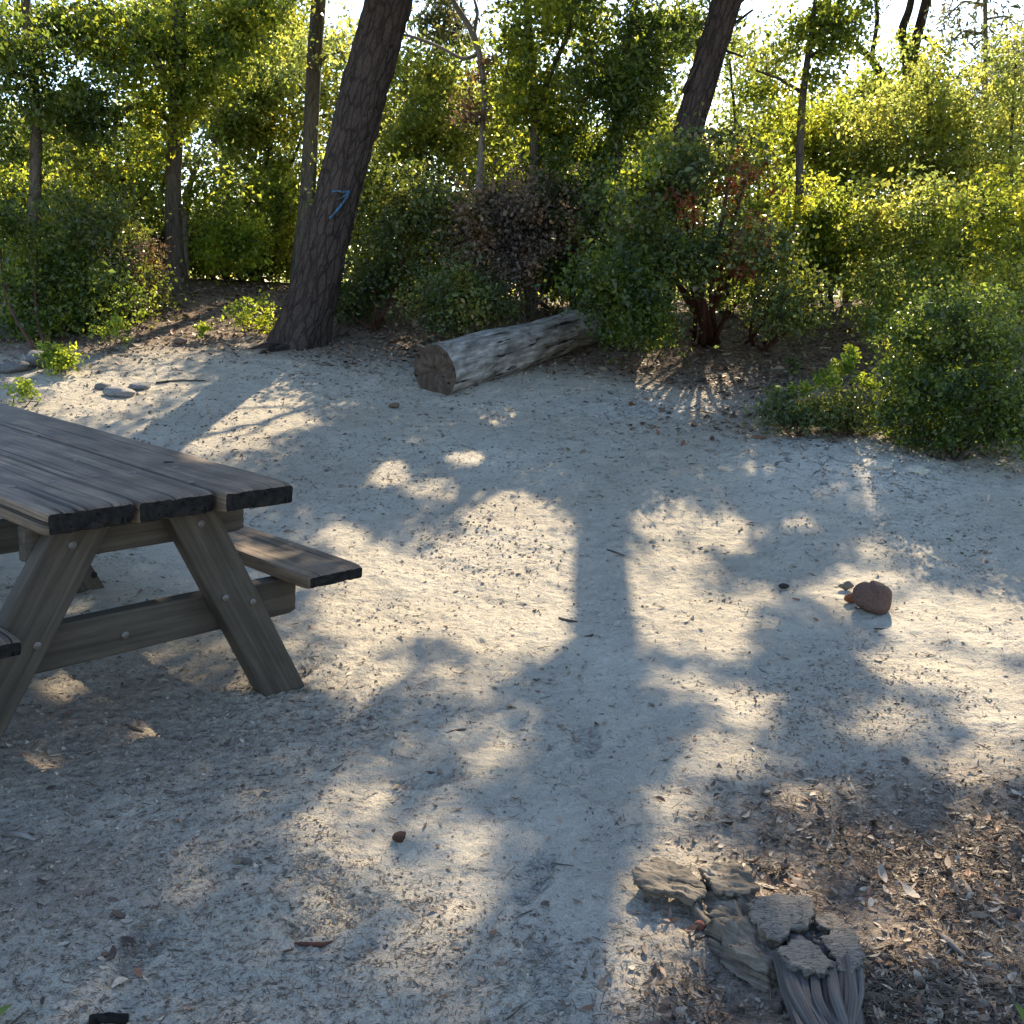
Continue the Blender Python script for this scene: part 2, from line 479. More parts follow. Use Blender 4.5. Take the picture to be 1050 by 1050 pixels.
M_manz_y = leaf_mat('young_leaf', [(0.11, 0.19, 0.03), (0.17, 0.26, 0.04), (0.24, 0.30, 0.05)], (0.65, 0.70, 0.06), 0.5, 0.4)
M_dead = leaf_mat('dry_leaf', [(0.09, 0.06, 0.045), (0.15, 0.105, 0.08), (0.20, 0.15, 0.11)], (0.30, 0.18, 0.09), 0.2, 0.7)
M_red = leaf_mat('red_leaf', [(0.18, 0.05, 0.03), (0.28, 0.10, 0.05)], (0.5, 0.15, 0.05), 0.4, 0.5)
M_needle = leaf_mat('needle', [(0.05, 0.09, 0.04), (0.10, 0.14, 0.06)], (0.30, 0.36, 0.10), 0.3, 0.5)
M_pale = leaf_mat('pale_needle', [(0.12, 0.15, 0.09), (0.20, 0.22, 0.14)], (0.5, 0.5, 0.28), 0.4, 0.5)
B_pine = bark_mat('pine_bark', (0.026, 0.020, 0.018), (0.088, 0.066, 0.056), 34, 11, 1.0, 0.035)
B_grey = bark_mat('grey_bark', (0.07, 0.06, 0.05), (0.18, 0.155, 0.125), 40, 9, 0.6, 0.01)
B_oak = bark_mat('oak_bark', (0.045, 0.036, 0.028), (0.13, 0.105, 0.08), 40, 12, 0.7, 0.01)
B_red = bark_mat('manzanita_bark', (0.045, 0.02, 0.015), (0.12, 0.055, 0.04), 40, 6, 0.3, 0.004)
B_dead = bark_mat('dead_wood', (0.12, 0.10, 0.085), (0.27, 0.24, 0.21), 40, 9, 0.5, 0.006)

# ------------------------------------------------------------------ which ground stays sunny (photo pixels; soft blobs)
LIT = [(690, 898, 40, 20, 1), (750, 905, 34, 20, 1), (805, 935, 40, 22, .95), (850, 972, 34, 22, .8), (700, 940, 40, 40, .9), # x, y, rx, ry, strength
 (120, 345, 110, 26, .95), (235, 330, 60, 30, .9), (95, 402, 55, 22, .95), (40, 385, 60, 20, .8), (262, 418, 62, 24, .95), (215, 448, 40, 18, .95), (285, 395, 30, 12, .6),
 (512, 421, 20, 13, .95), (482, 468, 30, 12, .85), (548, 482, 30, 10, .9), (398, 484, 28, 16, .9), (440, 500, 30, 14, .7), (395, 425, 14, 8, .6),
 (520, 550, 70, 55, 1.0), (560, 600, 55, 45, 1.0), (470, 590, 70, 50, 1.0), (395, 585, 80, 26, .9), (350, 550, 40, 16, .8), (380, 635, 75, 30, .85), (500, 645, 60, 28, .9),
 (360, 690, 50, 22, .75), (560, 650, 30, 20, .8), (480, 690, 60, 20, .5),
 (675, 530, 36, 26, .95), (740, 545, 55, 22, .8), (820, 535, 28, 14, .75), (690, 580, 40, 26, .7), (680, 625, 45, 40, .95), (740, 650, 45, 34, .85), (780, 610, 26, 18, .7),
 (700, 700, 40, 22, .7), (755, 720, 45, 26, .85), (740, 770, 60, 26, .75), (690, 830, 45, 30, .75), (700, 885, 60, 30, .85), (650, 960, 60, 90, .75), (730, 920, 60, 40, .85),
 (870, 600, 50, 22, .85), (950, 630, 60, 22, .9), (1020, 640, 60, 40, .95), (950, 680, 80, 26, .85), (1030, 720, 60, 40, .8), (900, 740, 50, 18, .7), (1000, 780, 80, 24, .75), (880, 560, 30, 12, .5),
 (770, 480, 20, 7, .8), (745, 420, 20, 7, .6), (850, 505, 20, 8, .5), (930, 560, 20, 8, .5),
 (505, 760, 45, 40, .8), (430, 770, 30, 30, .6), (455, 850, 40, 50, .75), (380, 800, 60, 40, .6), (350, 850, 70, 50, .7), (430, 930, 60, 60, .7), (330, 930, 40, 40, .5), (500, 880, 26, 50, .6), (420, 1010, 50, 30, .6),
 (25, 795, 42, 32, .95), (170, 745, 40, 16, .95), (55, 700, 30, 14, .9), (130, 770, 20, 12, .5),
 (860, 870, 60, 24, .7), (960, 900, 90, 34, .9), (920, 960, 70, 36, .95), (1010, 850, 50, 30, .8), (1030, 960, 30, 40, .6), (800, 900, 50, 24, .7), (830, 810, 40, 20, .6), (780, 990, 40, 30, .5)]
gy, gx = np.mgrid[0:1200:5, -300:1400:5]
LMAP = np.zeros(gx.shape)
for (lx, ly, lrx, lry, ls) in LIT:
    if ly > 720 and lx < 640: ls = ls * .85
    LMAP = np.maximum(LMAP, ls * (1 - sstep(0.55, 1.3, np.sqrt(((gx - lx) / lrx) ** 2 + ((gy - ly) / lry) ** 2))))
def lit_at(S):
    px, py = to_px(S)
    px = px + 10 * fbm(np.stack([S[..., 0], S[..., 1]], -1) * 2.5, 2, 41)
    py = py + 6 * fbm(np.stack([S[..., 0], S[..., 1]], -1) * 2.5, 2, 42)
    i = np.clip((py / 5).astype(int), 0, LMAP.shape[0] - 1); j = np.clip(((px + 300) / 5).astype(int), 0, LMAP.shape[1] - 1)
    v = LMAP[i, j]
    return np.where((S[..., 1] < 0.9) | (py > 1195) | (py < 290), 0.3, v)
def shadow_foot(P):
    """where the sun throws the shadow of point(s) P on the ground"""
    P = np.asarray(P, float)
    k = (P[..., 2] - 0.2) / SUNDIR[2]
    for _ in range(12):
        S = P - SUNDIR * k[..., None]
        k = k + (S[..., 2] - ground(S[..., 0], S[..., 1])) / SUNDIR[2] * 0.8
    S = P - SUNDIR * k[..., None]
    return S
def sunny_filter(P):  # drops leaves that would shade the chosen sunny ground
    S = shadow_foot(P)
    keep = rng.uniform(size=len(P)) > lit_at(S) * 1.25
    back = S[:, 1] > 11.0
    return keep | back

# ------------------------------------------------------------------ plants
def resample(P, n):
    P = np.asarray(P, float)
    L = np.concatenate([[0], np.cumsum(np.linalg.norm(np.diff(P[:, :3], axis=0), axis=1))])
    t = np.linspace(0, L[-1], n)
    # smooth cubic-ish via repeated linear then box filter
    Q = np.stack([np.interp(t, L, P[:, k]) for k in range(P.shape[1])], -1)
    for _ in range(2):
        Q[1:-1] = 0.25 * Q[:-2] + 0.5 * Q[1:-1] + 0.25 * Q[2:]
    return Q

def env_px(lst, Y, depth=None):
    """ellipsoids of foliage: (px, py, rx, ry[, dY[, rdepth m]]) -> centre, radii"""
    out = []
    for e in lst:
        px, py, rx, ry = e[:4]
        yy = Y + (e[4] if len(e) > 4 else 0)
        s = scale_at(yy)
        rd = e[5] if len(e) > 5 else (depth if depth else 0.5 * (rx + ry) * s)
        out.append((atY(px, py, yy), np.array([rx * s, rd, ry * s])))
    return out

def scramble(env, k=4, f=.52):
    out = []
    for c, r in env:
        for _ in range(k):
            o = rand_dirs(1)[0] * rng.uniform(.25, .85)
            out.append((c + o * r, r * f * rng.uniform(.6, 1.25)))
    return out
def sprigs(env, n):
    """little shoots sticking up and out of the outline"""
    out = []
    for _ in range(n):
        c, r = env[rng.integers(len(env))]
        d = rand_dirs(1)[0]; d[2] = abs(d[2]) + .35; d /= np.linalg.norm(d)
        out.append((c + d * r * rng.uniform(1.0, 1.3), np.array([.05, .05, .09])))
    return out

def plant(name, label, cat, stems, env, mat, bark, K=80, n=120, leaf=0.05, aspect=0.55, rcl=0.16, group=None,
          extra=None, extra_leaf=None, kind2=None, nseg=10, twig=0.006, upb=0.4, branchy=1.0, trunk_name='trunk', crown_name='crown',
          disp=None, stations=40, filt=True, loose=True, seed=None, flat=0.7, smooth_tw=6, second=None):
    """stems: list of arrays [x,y,z,r]; env: ellipsoids; extra: more cluster centres (unseen leaves placed to cast shade)"""
    base = np.array(stems[0][0][:3])
    root = empty(name, base, label, cat, group)
    mb = MB()
    pool = []; poolr = []
    for si, st in enumerate(stems):
        Q = resample(np.asarray(st), stations if si == 0 else max(8, stations // 2))
        mb.tube(Q[:, :3], Q[:, 3], nseg if si == 0 else max(6, nseg // 2), disp=disp if si == 0 else None)
        m = 3 if si == 0 else 2
        lo = int(len(Q) * 0.12)
        pool.append(Q[lo::m, :3]); poolr.append(Q[lo::m, 3])
    pool = np.concatenate(pool); poolr = np.concatenate(poolr)
    # cluster centres
    airy = 1.8 if (cat.endswith('tree') or name in ('thicket_shrub',)) else 1.45
    K = int(K * airy); n = int(n / airy * (.95 if airy > 1.6 else 1.0)); rcl = rcl * (1.12 if airy > 1.6 else 1.0)
    C = []
    if env:
        if loose:
            env0 = env; env = scramble(env) + [(c_, r_ * 1.12) for c_, r_ in env0[::2]] + sprigs(env0, max(6, K // 6))
        w = np.array([max(np.prod(r) ** 0.6, .004) for _, r in env]); w /= w.sum()
        cnt = rng.multinomial(K, w)
        for (c, r), k in zip(env, cnt):
            u = rand_dirs(k)
            u = u * ((rng.uniform(0, 1, k) ** 0.42) * (1.05 + .55 * fbm(u * 1.6 + c, 2, 77)))[:, None]
            C.append(c + u * r)
        C = np.concatenate(C)
        g = ground(C[:, 0], C[:, 1])
        C[:, 2] = np.maximum(C[:, 2], g + 0.06 + 0.1 * rng.uniform(size=len(C)))
        if filt: pass
    else:
        C = np.zeros((0, 3))
    big = np.zeros(len(C), bool)
    if extra is not None and len(extra):
        C = np.concatenate([C, extra]); big = np.concatenate([big, np.ones(len(extra), bool)])
    # branches: nearest first, so that later ones fork off earlier ones
    if len(C):
        d0 = np.array([np.min(np.linalg.norm(pool - c, axis=1)) for c in C])
        for i in np.argsort(d0):
            c = C[i]
            dv = c - pool
            dist = np.linalg.norm(dv, axis=1)
            cost = dist + np.where(dv[:, 2] < 0.15 * dist, 0.5 * dist, 0)
            j = int(np.argmin(cost)); p = pool[j]; d = dist[j]
            if d < 0.05: continue
            r0 = min(poolr[j] * 0.7, twig * (0.8 + 1.3 * d) * branchy, .016)
            r1 = min(r0, twig * 0.35)
            mid = p * 0.55 + c * 0.45 + rand_dirs(1)[0] * d * 0.13 - np.array([0, 0, 0.06 * d])
            Q = resample(np.array([[*p, r0], [*mid, (r0 + r1) / 2], [*c, r1]]), smooth_tw + (2 if d > 1 else 0))
            Q[1:-1, :3] += rng.normal(size=(len(Q) - 2, 3)) * 0.025 * d
            mb.tube(Q[:, :3], Q[:, 3], 5 if r0 > 0.008 else 3, cap=False)
            pool = np.concatenate([pool, Q[1:, :3]]); poolr = np.concatenate([poolr, Q[1:, 3]])
    mb.build(trunk_name, bark, root, loc=base)
    # leaves
    if len(C):
        cs = C[~big]; Vs = []; Ts = []; off = 0
        def put(cc, cnt, sig, lf, asp):
            nonlocal off
            k = len(cc)
            if not k: return
            per = rng.integers(int(cnt * 0.5), int(cnt * 1.5) + 1, k)
            idx = np.repeat(np.arange(k), per)
            sg = sig * rng.uniform(0.45, 1.45, k)
            o = rng.normal(size=(len(idx), 3)) * .82
            P = cc[idx] + o * sg[idx][:, None] * np.array([1, 1, flat])
            gz = ground(P[:, 0], P[:, 1]); P = P[P[:, 2] > gz + 0.02] if True else P
            if filt:
                P = P[sunny_filter(P)]
            V, T = leaf_arrays(P, lf, asp, upb)
            Vs.append(V); Ts.append(T + off); off += len(V)
        put(cs, n, rcl, leaf, aspect)
        if big.any():
            el = extra_leaf or (0.085, 0.6, 150, 0.38)
            put(C[big], el[2], el[3], el[0], el[1])
        V = np.concatenate(Vs) - base; T = np.concatenate(Ts)
        leaf_obj(crown_name, V, T, mat, root)
        if second is not None:      # a part of the foliage with another look (dry, fresh, or coloured as sunlit)
            nm, m2, lab, (env2, K2, n2, lf2, rc2) = second
            w = np.array([np.prod(r) ** 0.66 for _, r in env2]); w /= w.sum()
            cc = []
            for (c, r), k in zip(env2, rng.multinomial(K2, w)):
                cc.append(c + rand_dirs(k) * (rng.uniform(0, 1, k) ** 0.5)[:, None] * r)
            cc = np.concatenate(cc); idx = np.repeat(np.arange(len(cc)), n2)
            P = cc[idx] + rand_dirs(len(idx)) * rc2 * (rng.uniform(0, 1, len(idx)) ** 0.5)[:, None]
            P = P[P[:, 2] > ground(P[:, 0], P[:, 1]) + 0.02]
            V, T = leaf_arrays(P, lf2, aspect, upb)
            o = leaf_obj(nm, V - base, T, m2, root); o['label'] = lab
    return root

def stem_px(pts, Y, dys=None):
    """image polyline (px, py, width px) standing at distance Y"""
    o = []
    for i, (px, py, w) in enumerate(pts):
        yy = Y + (dys[i] if dys else 0)
        P = atY(px, py, yy); o.append([*P, w * scale_at(yy) / 2])
    return np.array(o)

def bark_disp(amp, su, sv, seed, flare=0.0, lobes=0):
    def f(th, L, RR):
        P = np.stack([np.cos(th) * su, np.sin(th) * su, L * sv], -1)
        d = amp * fbm(P, 3, seed) + amp * 0.8 * np.abs(vnoise(P * np.array([2.2, 2.2, 1.4]), seed + 9))
        if flare:
            d = d + flare * np.exp(-L / 0.22) * (0.5 + 0.5 * np.cos(th * lobes + 0.8 + 0.6 * np.sin(th)))
        return d
    return f

# --- caster clusters: unseen upper-crown leaves placed to shade the chosen dark ground
OWN = {}
def build_casters():
    owners = {'pineL': (-0.6, 10.6), 'pineR': (2.4, 10.9), 'oakL': (-4.3, 12.3), 'oakC': (0.4, 12.2), 'oakR': (5.2, 11.6), 'farL': (-8.2, 10.2), 'farR': (8.4, 9.6)}
    for k in owners: OWN[k] = []
    made = 0
    tries = 0
    while made < 620 and tries < 20000:
        tries += 1
        sx = rng.uniform(-5.2, 5.6); sy = rng.uniform(0.2, 10.2)
        S = np.array([sx, sy, float(ground(sx, sy))])
        ly = float(lit_at(S[None])[0])
        if rng.uniform() < ly * 0.9: continue
        yp = rng.uniform(8.2, 15.5)
        k = (yp - sy) / SUNDIR[1]
        P = S + SUNDIR * k
        el = (P[2] - CAM_H) / math.hypot(P[0], P[1])
        x_in = abs(P[0]) < 0.55 * P[1] + 0.3
        if x_in and el < 0.30: continue
        if P[2] > 11.5 or P[2] < 2.2: continue
        nm = min(owners, key=lambda q: math.hypot(P[0] - owners[q][0], P[1] - owners[q][1]))
        OWN[nm].append(P); made += 1
    for k in OWN: OWN[k] = np.array(OWN[k]) if OWN[k] else np.zeros((0, 3))
build_casters()


# ================================================================== TREES
def trunk_above(st, pts):
    return np.concatenate([st, np.array(pts)])

# leaning pine at the left, with the blue paint mark
def leaning_pine():
    Y = 9.9
    g = at(312, 352); Y = g[1]
    pts = [(306, 358, 50), (313, 335, 46), (322, 300, 45), (334, 250, 42), (346, 200, 40), (361, 140, 41), (374, 90, 41), (388, 40, 41), (400, -5, 40), (425, -120, 38), (448, -260, 33), (462, -420, 26), (468, -600, 16)]
    st = stem_px(pts, Y)
    st[0][2] = ground(st[0][0], st[0][1]) - 0.12
    OWNC = OWN['pineL']
    r = plant('pine_tree', 'thick leaning dark-barked pine with a blue paint mark on its trunk', 'pine tree', [st], [], M_needle, B_pine,
              extra=OWNC, extra_leaf=(0.13, 0.30, 170, 0.36), nseg=56, stations=150, disp=bark_disp(0.022, 5.0, 5.5, 3, 0.11, 4), twig=0.009)
    base = np.array(r.location)
    # surface roots at the foot
    for k, (pp) in enumerate([[(322, 352, 11), (300, 357, 9), (280, 360, 7), (262, 363, 4)], [(334, 345, 9), (320, 352, 8), (300, 356, 7), (287, 359, 4)], [(296, 352, 9), (272, 356, 7), (246, 360, 4)]]):
        Q = []
        for (px, py, w) in pp:
            P = at(px, py); Q.append([P[0], P[1], P[2] + 0.008 - (0.03 if w < 5 else 0), w * scale_at(P[1]) / 2])
        Q = resample(np.array(Q), 16)
        mb = MB(); mb.tube(Q[:, :3] - base, Q[:, 3], 10, disp=bark_disp(0.006, 3, 9, 20 + k))
        mb.build('root', B_grey if k == 1 else B_pine, r)
    # blue mark: a slanting 7 with a short hook
    blue, nt, nd, ln, p = new_mat('blue_paint')
    tc = N(nd, 'TexCoord'); pn = N(nd, 'TexNoise', Scale=26.0, Detail=5.0, Roughness=.7); ln.new(mapping(nd, ln, tc.outputs['Object'], (1, 1, .45)), pn.inputs['Vector'])
    ln.new(ramp(nd, ln, pn.outputs['Fac'], [(.44, (.04, .036, .034)), (.60, (.02, .11, .22))]), p.inputs['Base Color']); p.inputs['Roughness'].default_value = .8
    mb = MB()
    Qs = resample(st, 150)
    cpx, cpy = to_px(Qs[:, :3])
    def surf(px, py, off):
        i = int(np.argmin(np.abs(cpy - py))); ax = Qs[i]
        s = scale_at(ax[1]); dx = (px - cpx[i]) * s * 0.97
        rr = ax[3] + 0.02
        y = ax[1] - math.sqrt(max(0.0, rr * rr - dx * dx)) - off
        return atY(px, py, y)
    def stroke(pts, w):
        pts = resample(np.array([[a, b, 0] for a, b in pts], float), 14)[:, :2]
        d = np.gradient(pts, axis=0); d /= np.linalg.norm(d, axis=1)[:, None]
        nrm = np.stack([-d[:, 1], d[:, 0]], -1)
        V = []; F = []
        m = 5
        for i in range(len(pts)):
            ww = w * (0.8 + 0.35 * random.random())
            for j in range(m):
                q = pts[i] + nrm[i] * ww * (j / (m - 1) - 0.5)
                V.append(surf(q[0], q[1], 0.004))
        for i in range(len(pts) - 1):
            for j in range(m - 1):
                a = i * m + j; F.append((a, a + 1, a + m + 1, a + m))
        mb.add(np.array(V) - base, F)
    stroke([(340.5, 196.5), (346, 195.5), (351, 197), (357, 196.5)], 2.2)
    stroke([(358, 195), (357, 200), (351, 209), (345, 216), (338, 224)], 2.6)
    stroke([(357, 198), (350, 203), (345, 204.5)], 1.6)
    o = mb.build('paint_mark', blue, r)
    o.modifiers.new('thickness', 'SOLIDIFY').thickness = 0.003
    return r
leaning_pine()

# right-hand pine whose shadow is the long strip down the middle
def right_pine():
    Y = 10.4
    pts = [(640, 352, 36), (650, 315, 32), (668, 255, 29), (687, 195, 28), (706, 132, 27), (726, 65, 26), (746, -2, 26)]
    st = stem_px(pts, Y)
    st[0][2] = ground(st[0][0], st[0][1]) - 0.1
    up = []
    top = st[-1][:3]
    for k, (px, py) in enumerate([(622, 660), (608, 780), (592, 890), (566, 1020), (540, 1200)]):
        S = at(px, py); kk = (Y - S[1]) / SUNDIR[1]; P = S + SUNDIR * kk
        if P[2] > top[2] + 0.3: up.append([*P, 0.145 - 0.006 * k])
    last = up[-1]
    up.append([last[0] + 0.15, last[1] + .1, last[2] + 1.6, 0.06])
    st = np.concatenate([st, np.array(up)])
    lim = [stem_px([(742, 12, 5), (762, 0, 3), (772, -14, 2)], Y), stem_px([(738, 30, 5), (756, 22, 3), (772, 10, 2)], Y), stem_px([(700, 95, 4), (716, 62, 3), (738, 50, 3), (762, 58, 2)], Y - .1)]
    extra = OWN['pineR']
    return plant('pine_tree', 'dark pine trunk rising out of the big manzanita behind the fallen log', 'pine tree', [st] + lim,
                 env_px([(722, 40, 30, 35, 0.3, .5)], Y), M_needle, B_pine, K=3, n=60, leaf=0.07, aspect=0.15,
                 extra=extra, extra_leaf=(0.12, 0.32, 165, 0.36), nseg=40, stations=110, disp=bark_disp(0.014, 5, 6, 13), twig=0.008)
right_pine()

def tree(*a, **k): return plant(*a, **k)

# slender grey trunk behind the leaning pine
st = stem_px([(303, 292, 19), (308, 262, 17), (315, 210, 15), (319, 130, 14), (322, 60, 14), (327, 0, 13), (332, -130, 12), (330, -300, 8)], 13.2); st[0][2] -= 0.4
tree('slender_tree', 'slender straight grey trunk standing just left behind the leaning pine', 'tree', [st, stem_px([(322, 100, 4), (330, 60, 3), (352, 52, 2)], 13.2)],
     env_px([(330, 20, 55, 28), (300, 5, 35, 30), (352, 60, 22, 30)], 13.2, .7), M_oak_y, B_grey, K=60, n=70, leaf=0.06, rcl=0.16, nseg=20, disp=bark_disp(.006, 4, 6, 5))

# oak at the left
st = stem_px([(187, 318, 28), (184, 298, 20), (179, 262, 17), (177, 225, 15), (178, 180, 14), (181, 120, 15), (184, 60, 13), (184, 0, 11), (190, -120, 10), (186, -300, 7)], 12.2); st[0][2] -= 0.1
limbs = [stem_px([(180, 128, 9), (160, 112, 7), (142, 106, 6), (124, 116, 5), (102, 112, 4), (78, 98, 3)], 12.2),
         stem_px([(182, 110, 10), (165, 70, 8), (140, 30, 6), (110, 12, 5), (85, -5, 3)], 12.0),
         stem_px([(181, 150, 8), (200, 110, 6), (222, 70, 5), (240, 20, 4)], 12.4),
         stem_px([(120, 70, 5), (100, 55, 4), (88, 55, 2)], 12.1)]
tree('oak_tree', 'leafy oak with a flared grey foot and crooked limbs left of the leaning pine', 'oak tree', [st] + limbs,
     env_px([(170, 60, 75, 60, 0, .9), (235, 70, 60, 60, 0, .8), (120, 35, 60, 35, 0, .8), (205, 135, 62, 50, 0, .8), (225, 185, 50, 32, .2, .6), (150, 175, 45, 30, 0, .6), (255, 20, 50, 30, .1, .7), (60, 20, 60, 30, -.2, .7)], 12.2),
     M_oak, B_oak, K=250, n=115, leaf=0.054, aspect=.62, rcl=0.15, extra=OWN['oakL'], extra_leaf=(0.09, .62, 165, .36), nseg=20, disp=bark_disp(.008, 4, 6, 6, 0.05, 3), twig=0.007)
st = stem_px([(188, 268, 8), (189, 235, 8), (191, 205, 7), (196, 185, 6), (204, 165, 4)], 12.8); st[0][2] -= .3
tree('young_oak', 'dark thin stem close behind the foot of the left oak', 'tree', [st], env_px([(212, 160, 30, 22, 0, .4), (235, 215, 28, 18, 0, .4)], 12.8), M_oak_y, B_dead, K=22, n=70, leaf=.055, rcl=.13)

# dark evergreen bough mass at the far left edge
st = stem_px([(30, 330, 14), (36, 200, 12), (38, 120, 10), (30, 40, 9), (20, -60, 7), (18, -200, 5)], 11.0); st[0][2] -= .3
tree('evergreen_oak', 'dense dark green oak crown filling the top left corner', 'oak tree', [st], env_px([(40, 75, 62, 42, 0, .7), (12, 20, 45, 34, 0, .7), (75, 115, 36, 25, 0, .5), (8, 130, 34, 36, 0, .6)], 11.0),
     M_oak_d, B_oak, K=110, n=130, leaf=.05, aspect=.6, rcl=.15)

# leafy trees in the middle, behind the leaning pine
st = stem_px([(545, 290, 12), (547, 200, 10), (549, 120, 9), (544, 60, 8), (540, 0, 7), (545, -120, 6), (540, -300, 5)], 11.6); st[0][2] -= .3
tree('oak_tree', 'tall leafy oak right of the dead snag, thin straight stem among dark green leaves', 'oak tree', [st, stem_px([(549, 130, 6), (562, 80, 5), (585, 30, 4), (590, -20, 3)], 11.6)],
     env_px([(560, 40, 45, 50, 0, .8), (590, 5, 45, 30, 0, .7), (555, 115, 40, 42, 0, .6), (520, 90, 24, 30, .1, .5)], 11.6), M_oak, B_oak, K=100, n=115, leaf=.052, aspect=.6, rcl=.14, extra=OWN['oakC'], extra_leaf=(.09, .62, 165, .36))
st = stem_px([(628, 300, 14), (630, 200, 12), (634, 120, 10), (640, 60, 8), (652, 0, 5), (656, -30, 3)], 11.2); st[0][2] -= .3
tree('bay_tree', 'dense dark green tree crown just left of the right pine trunk', 'tree', [st, stem_px([(634, 120, 6), (615, 80, 5), (600, 40, 3)], 11.2)],
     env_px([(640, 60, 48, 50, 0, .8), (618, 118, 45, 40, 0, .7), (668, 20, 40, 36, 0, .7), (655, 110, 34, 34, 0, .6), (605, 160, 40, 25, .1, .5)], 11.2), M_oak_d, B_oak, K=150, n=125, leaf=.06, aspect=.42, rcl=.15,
     second=('sun_tinted_leaves', M_oak_y, 'yellow-green leaves with sunlight put into their colour', (env_px([(640, 80, 28, 30, .3, .3)], 11.4), 14, 60, .055, .12)))  # lighter leaf colour stands in for sun on the crown

# dead snag with brown leaves
st = stem_px([(492, 250, 9), (491, 200, 8), (494, 150, 6), (497, 90, 5), (492, 55, 6), (484, 30, 6), (468, 8, 5), (458, -12, 4)], 11.9); st[0][2] -= .4
tree('dead_snag', 'thin dead grey tree with bare twisting top and brown leaves against the sky', 'dead tree',
     [st, stem_px([(492, 55, 4), (476, 62, 3), (455, 50, 3), (436, 42, 3), (418, 36, 2.5), (398, 34, 2)], 11.9), stem_px([(486, 34, 4), (490, 12, 3), (484, -8, 2)], 11.9), stem_px([(492, 66, 3), (512, 58, 2), (520, 50, 1.5)], 11.9)],
     env_px([(492, 72, 15, 20, 0, .2), (480, 115, 18, 16, 0, .2)], 11.9), M_dead, B_dead, K=24, n=42, leaf=.05, rcl=.1)
# needle-leaved sprays beside it
st = stem_px([(452, 180, 6), (450, 110, 5), (446, 60, 4), (450, 20, 4), (452, -30, 3)], 14.0); st[0][2] -= 1
tree('young_pine', 'wispy grey-green pine sprays left of the dead snag', 'pine tree', [st], env_px([(450, 28, 30, 26, 0, .6), (430, 50, 16, 20, 0, .4)], 14), M_pale, B_dead, K=26, n=60, leaf=.12, aspect=.07, rcl=.16)

# sunlit yellow-green trees behind the gap
def ybush(lab, cat, px, pyb, Y, env, mat=M_oak_y, K=90, n=115, leaf=.058, name='sunlit_tree', bark=B_oak, w=9, depth=.8, second=None, rcl=.16, aspect=.6):
    tops = sorted(env, key=lambda e: e[1])[0]
    st = stem_px([(px, pyb, w), (px + 3, pyb - 60, w * .8), ((px + tops[0]) / 2, (pyb + tops[1]) / 2, w * .6), (tops[0], tops[1], w * .35)], Y)
    st[0][2] = min(st[0][2], ground(st[0][0], st[0][1])) - .05
    st2 = st.copy(); st2[:, 0] += np.linspace(0, .5, len(st)); st2[:, 3] *= .6
    return plant(name, lab, cat, [st, st2], env_px(env, Y, depth), mat, bark, K=int(K * 1.35), n=n, leaf=leaf, rcl=rcl, second=second, aspect=aspect)
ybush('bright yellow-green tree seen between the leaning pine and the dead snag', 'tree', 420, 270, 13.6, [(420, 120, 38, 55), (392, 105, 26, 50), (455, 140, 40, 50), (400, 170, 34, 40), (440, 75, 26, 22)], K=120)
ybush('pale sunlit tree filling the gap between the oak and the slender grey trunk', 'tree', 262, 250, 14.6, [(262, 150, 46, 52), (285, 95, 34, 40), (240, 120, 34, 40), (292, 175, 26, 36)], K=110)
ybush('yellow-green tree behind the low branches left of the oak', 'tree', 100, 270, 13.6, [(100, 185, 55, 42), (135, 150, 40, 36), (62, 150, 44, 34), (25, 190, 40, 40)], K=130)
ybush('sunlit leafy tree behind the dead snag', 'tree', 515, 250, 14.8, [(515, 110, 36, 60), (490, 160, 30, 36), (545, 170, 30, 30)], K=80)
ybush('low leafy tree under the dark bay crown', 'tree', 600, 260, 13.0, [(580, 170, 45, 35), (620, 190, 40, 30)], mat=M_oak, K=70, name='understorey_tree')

# thin tree right of the right pine
st = stem_px([(806, 300, 10), (816, 250, 9), (820, 200, 8), (820, 150, 7.5), (823, 100, 7), (828, 60, 6), (833, 30, 5), (838, -20, 3)], 10.9); st[0][2] -= .2
tree('sapling_tree', 'thin straight sapling with open leafy tiers against the sky', 'tree', [st, stem_px([(823, 95, 4), (798, 80, 3), (775, 72, 2)], 10.9), stem_px([(828, 60, 4), (855, 42, 3), (880, 30, 2)], 10.9)],
     env_px([(830, 20, 42, 20, 0, .5), (790, 62, 34, 20, 0, .4), (850, 45, 30, 14, 0, .4), (788, 92, 24, 10, 0, .3), (845, 82, 18, 10, 0, .3), (800, 130, 30, 14, 0, .3), (860, 8, 36, 16, 0, .4), (772, 15, 14, 14, 0, .3)], 10.9),
     M_oak, B_oak, K=105, n=70, leaf=.05, rcl=.11, nseg=14, extra=OWN['oakR'], extra_leaf=(.09, .62, 165, .36))
# twin dark trunks at upper right
st = stem_px([(925, 215, 11), (918, 130, 11), (932, 70, 10), (945, 20, 9), (955, -20, 8), (968, -150, 6)], 15.5); st[0][2] -= 1.3
tree('forked_pine', 'dark forked trunk with bare crooked limbs against the pale sky at upper right', 'tree',
     [st, stem_px([(918, 108, 10), (908, 85, 9), (895, 62, 7), (878, 45, 5), (858, 20, 3)], 15.5), stem_px([(930, 72, 8), (924, 30, 8), (932, 12, 7), (938, -20, 6)], 15.5), stem_px([(893, 62, 5), (897, 40, 4), (900, 18, 4), (896, -15, 3)], 15.5), stem_px([(945, 36, 4), (962, 48, 3), (976, 60, 2)], 15.5)],
     env_px([(905, 92, 40, 22, 0, .6), (880, 105, 30, 18, 0, .5), (935, 62, 22, 18, 0, .4), (935, 100, 30, 18, 0, .5)], 15.5), M_oak, B_pine, K=60, n=75, leaf=.07, rcl=.17, nseg=14)
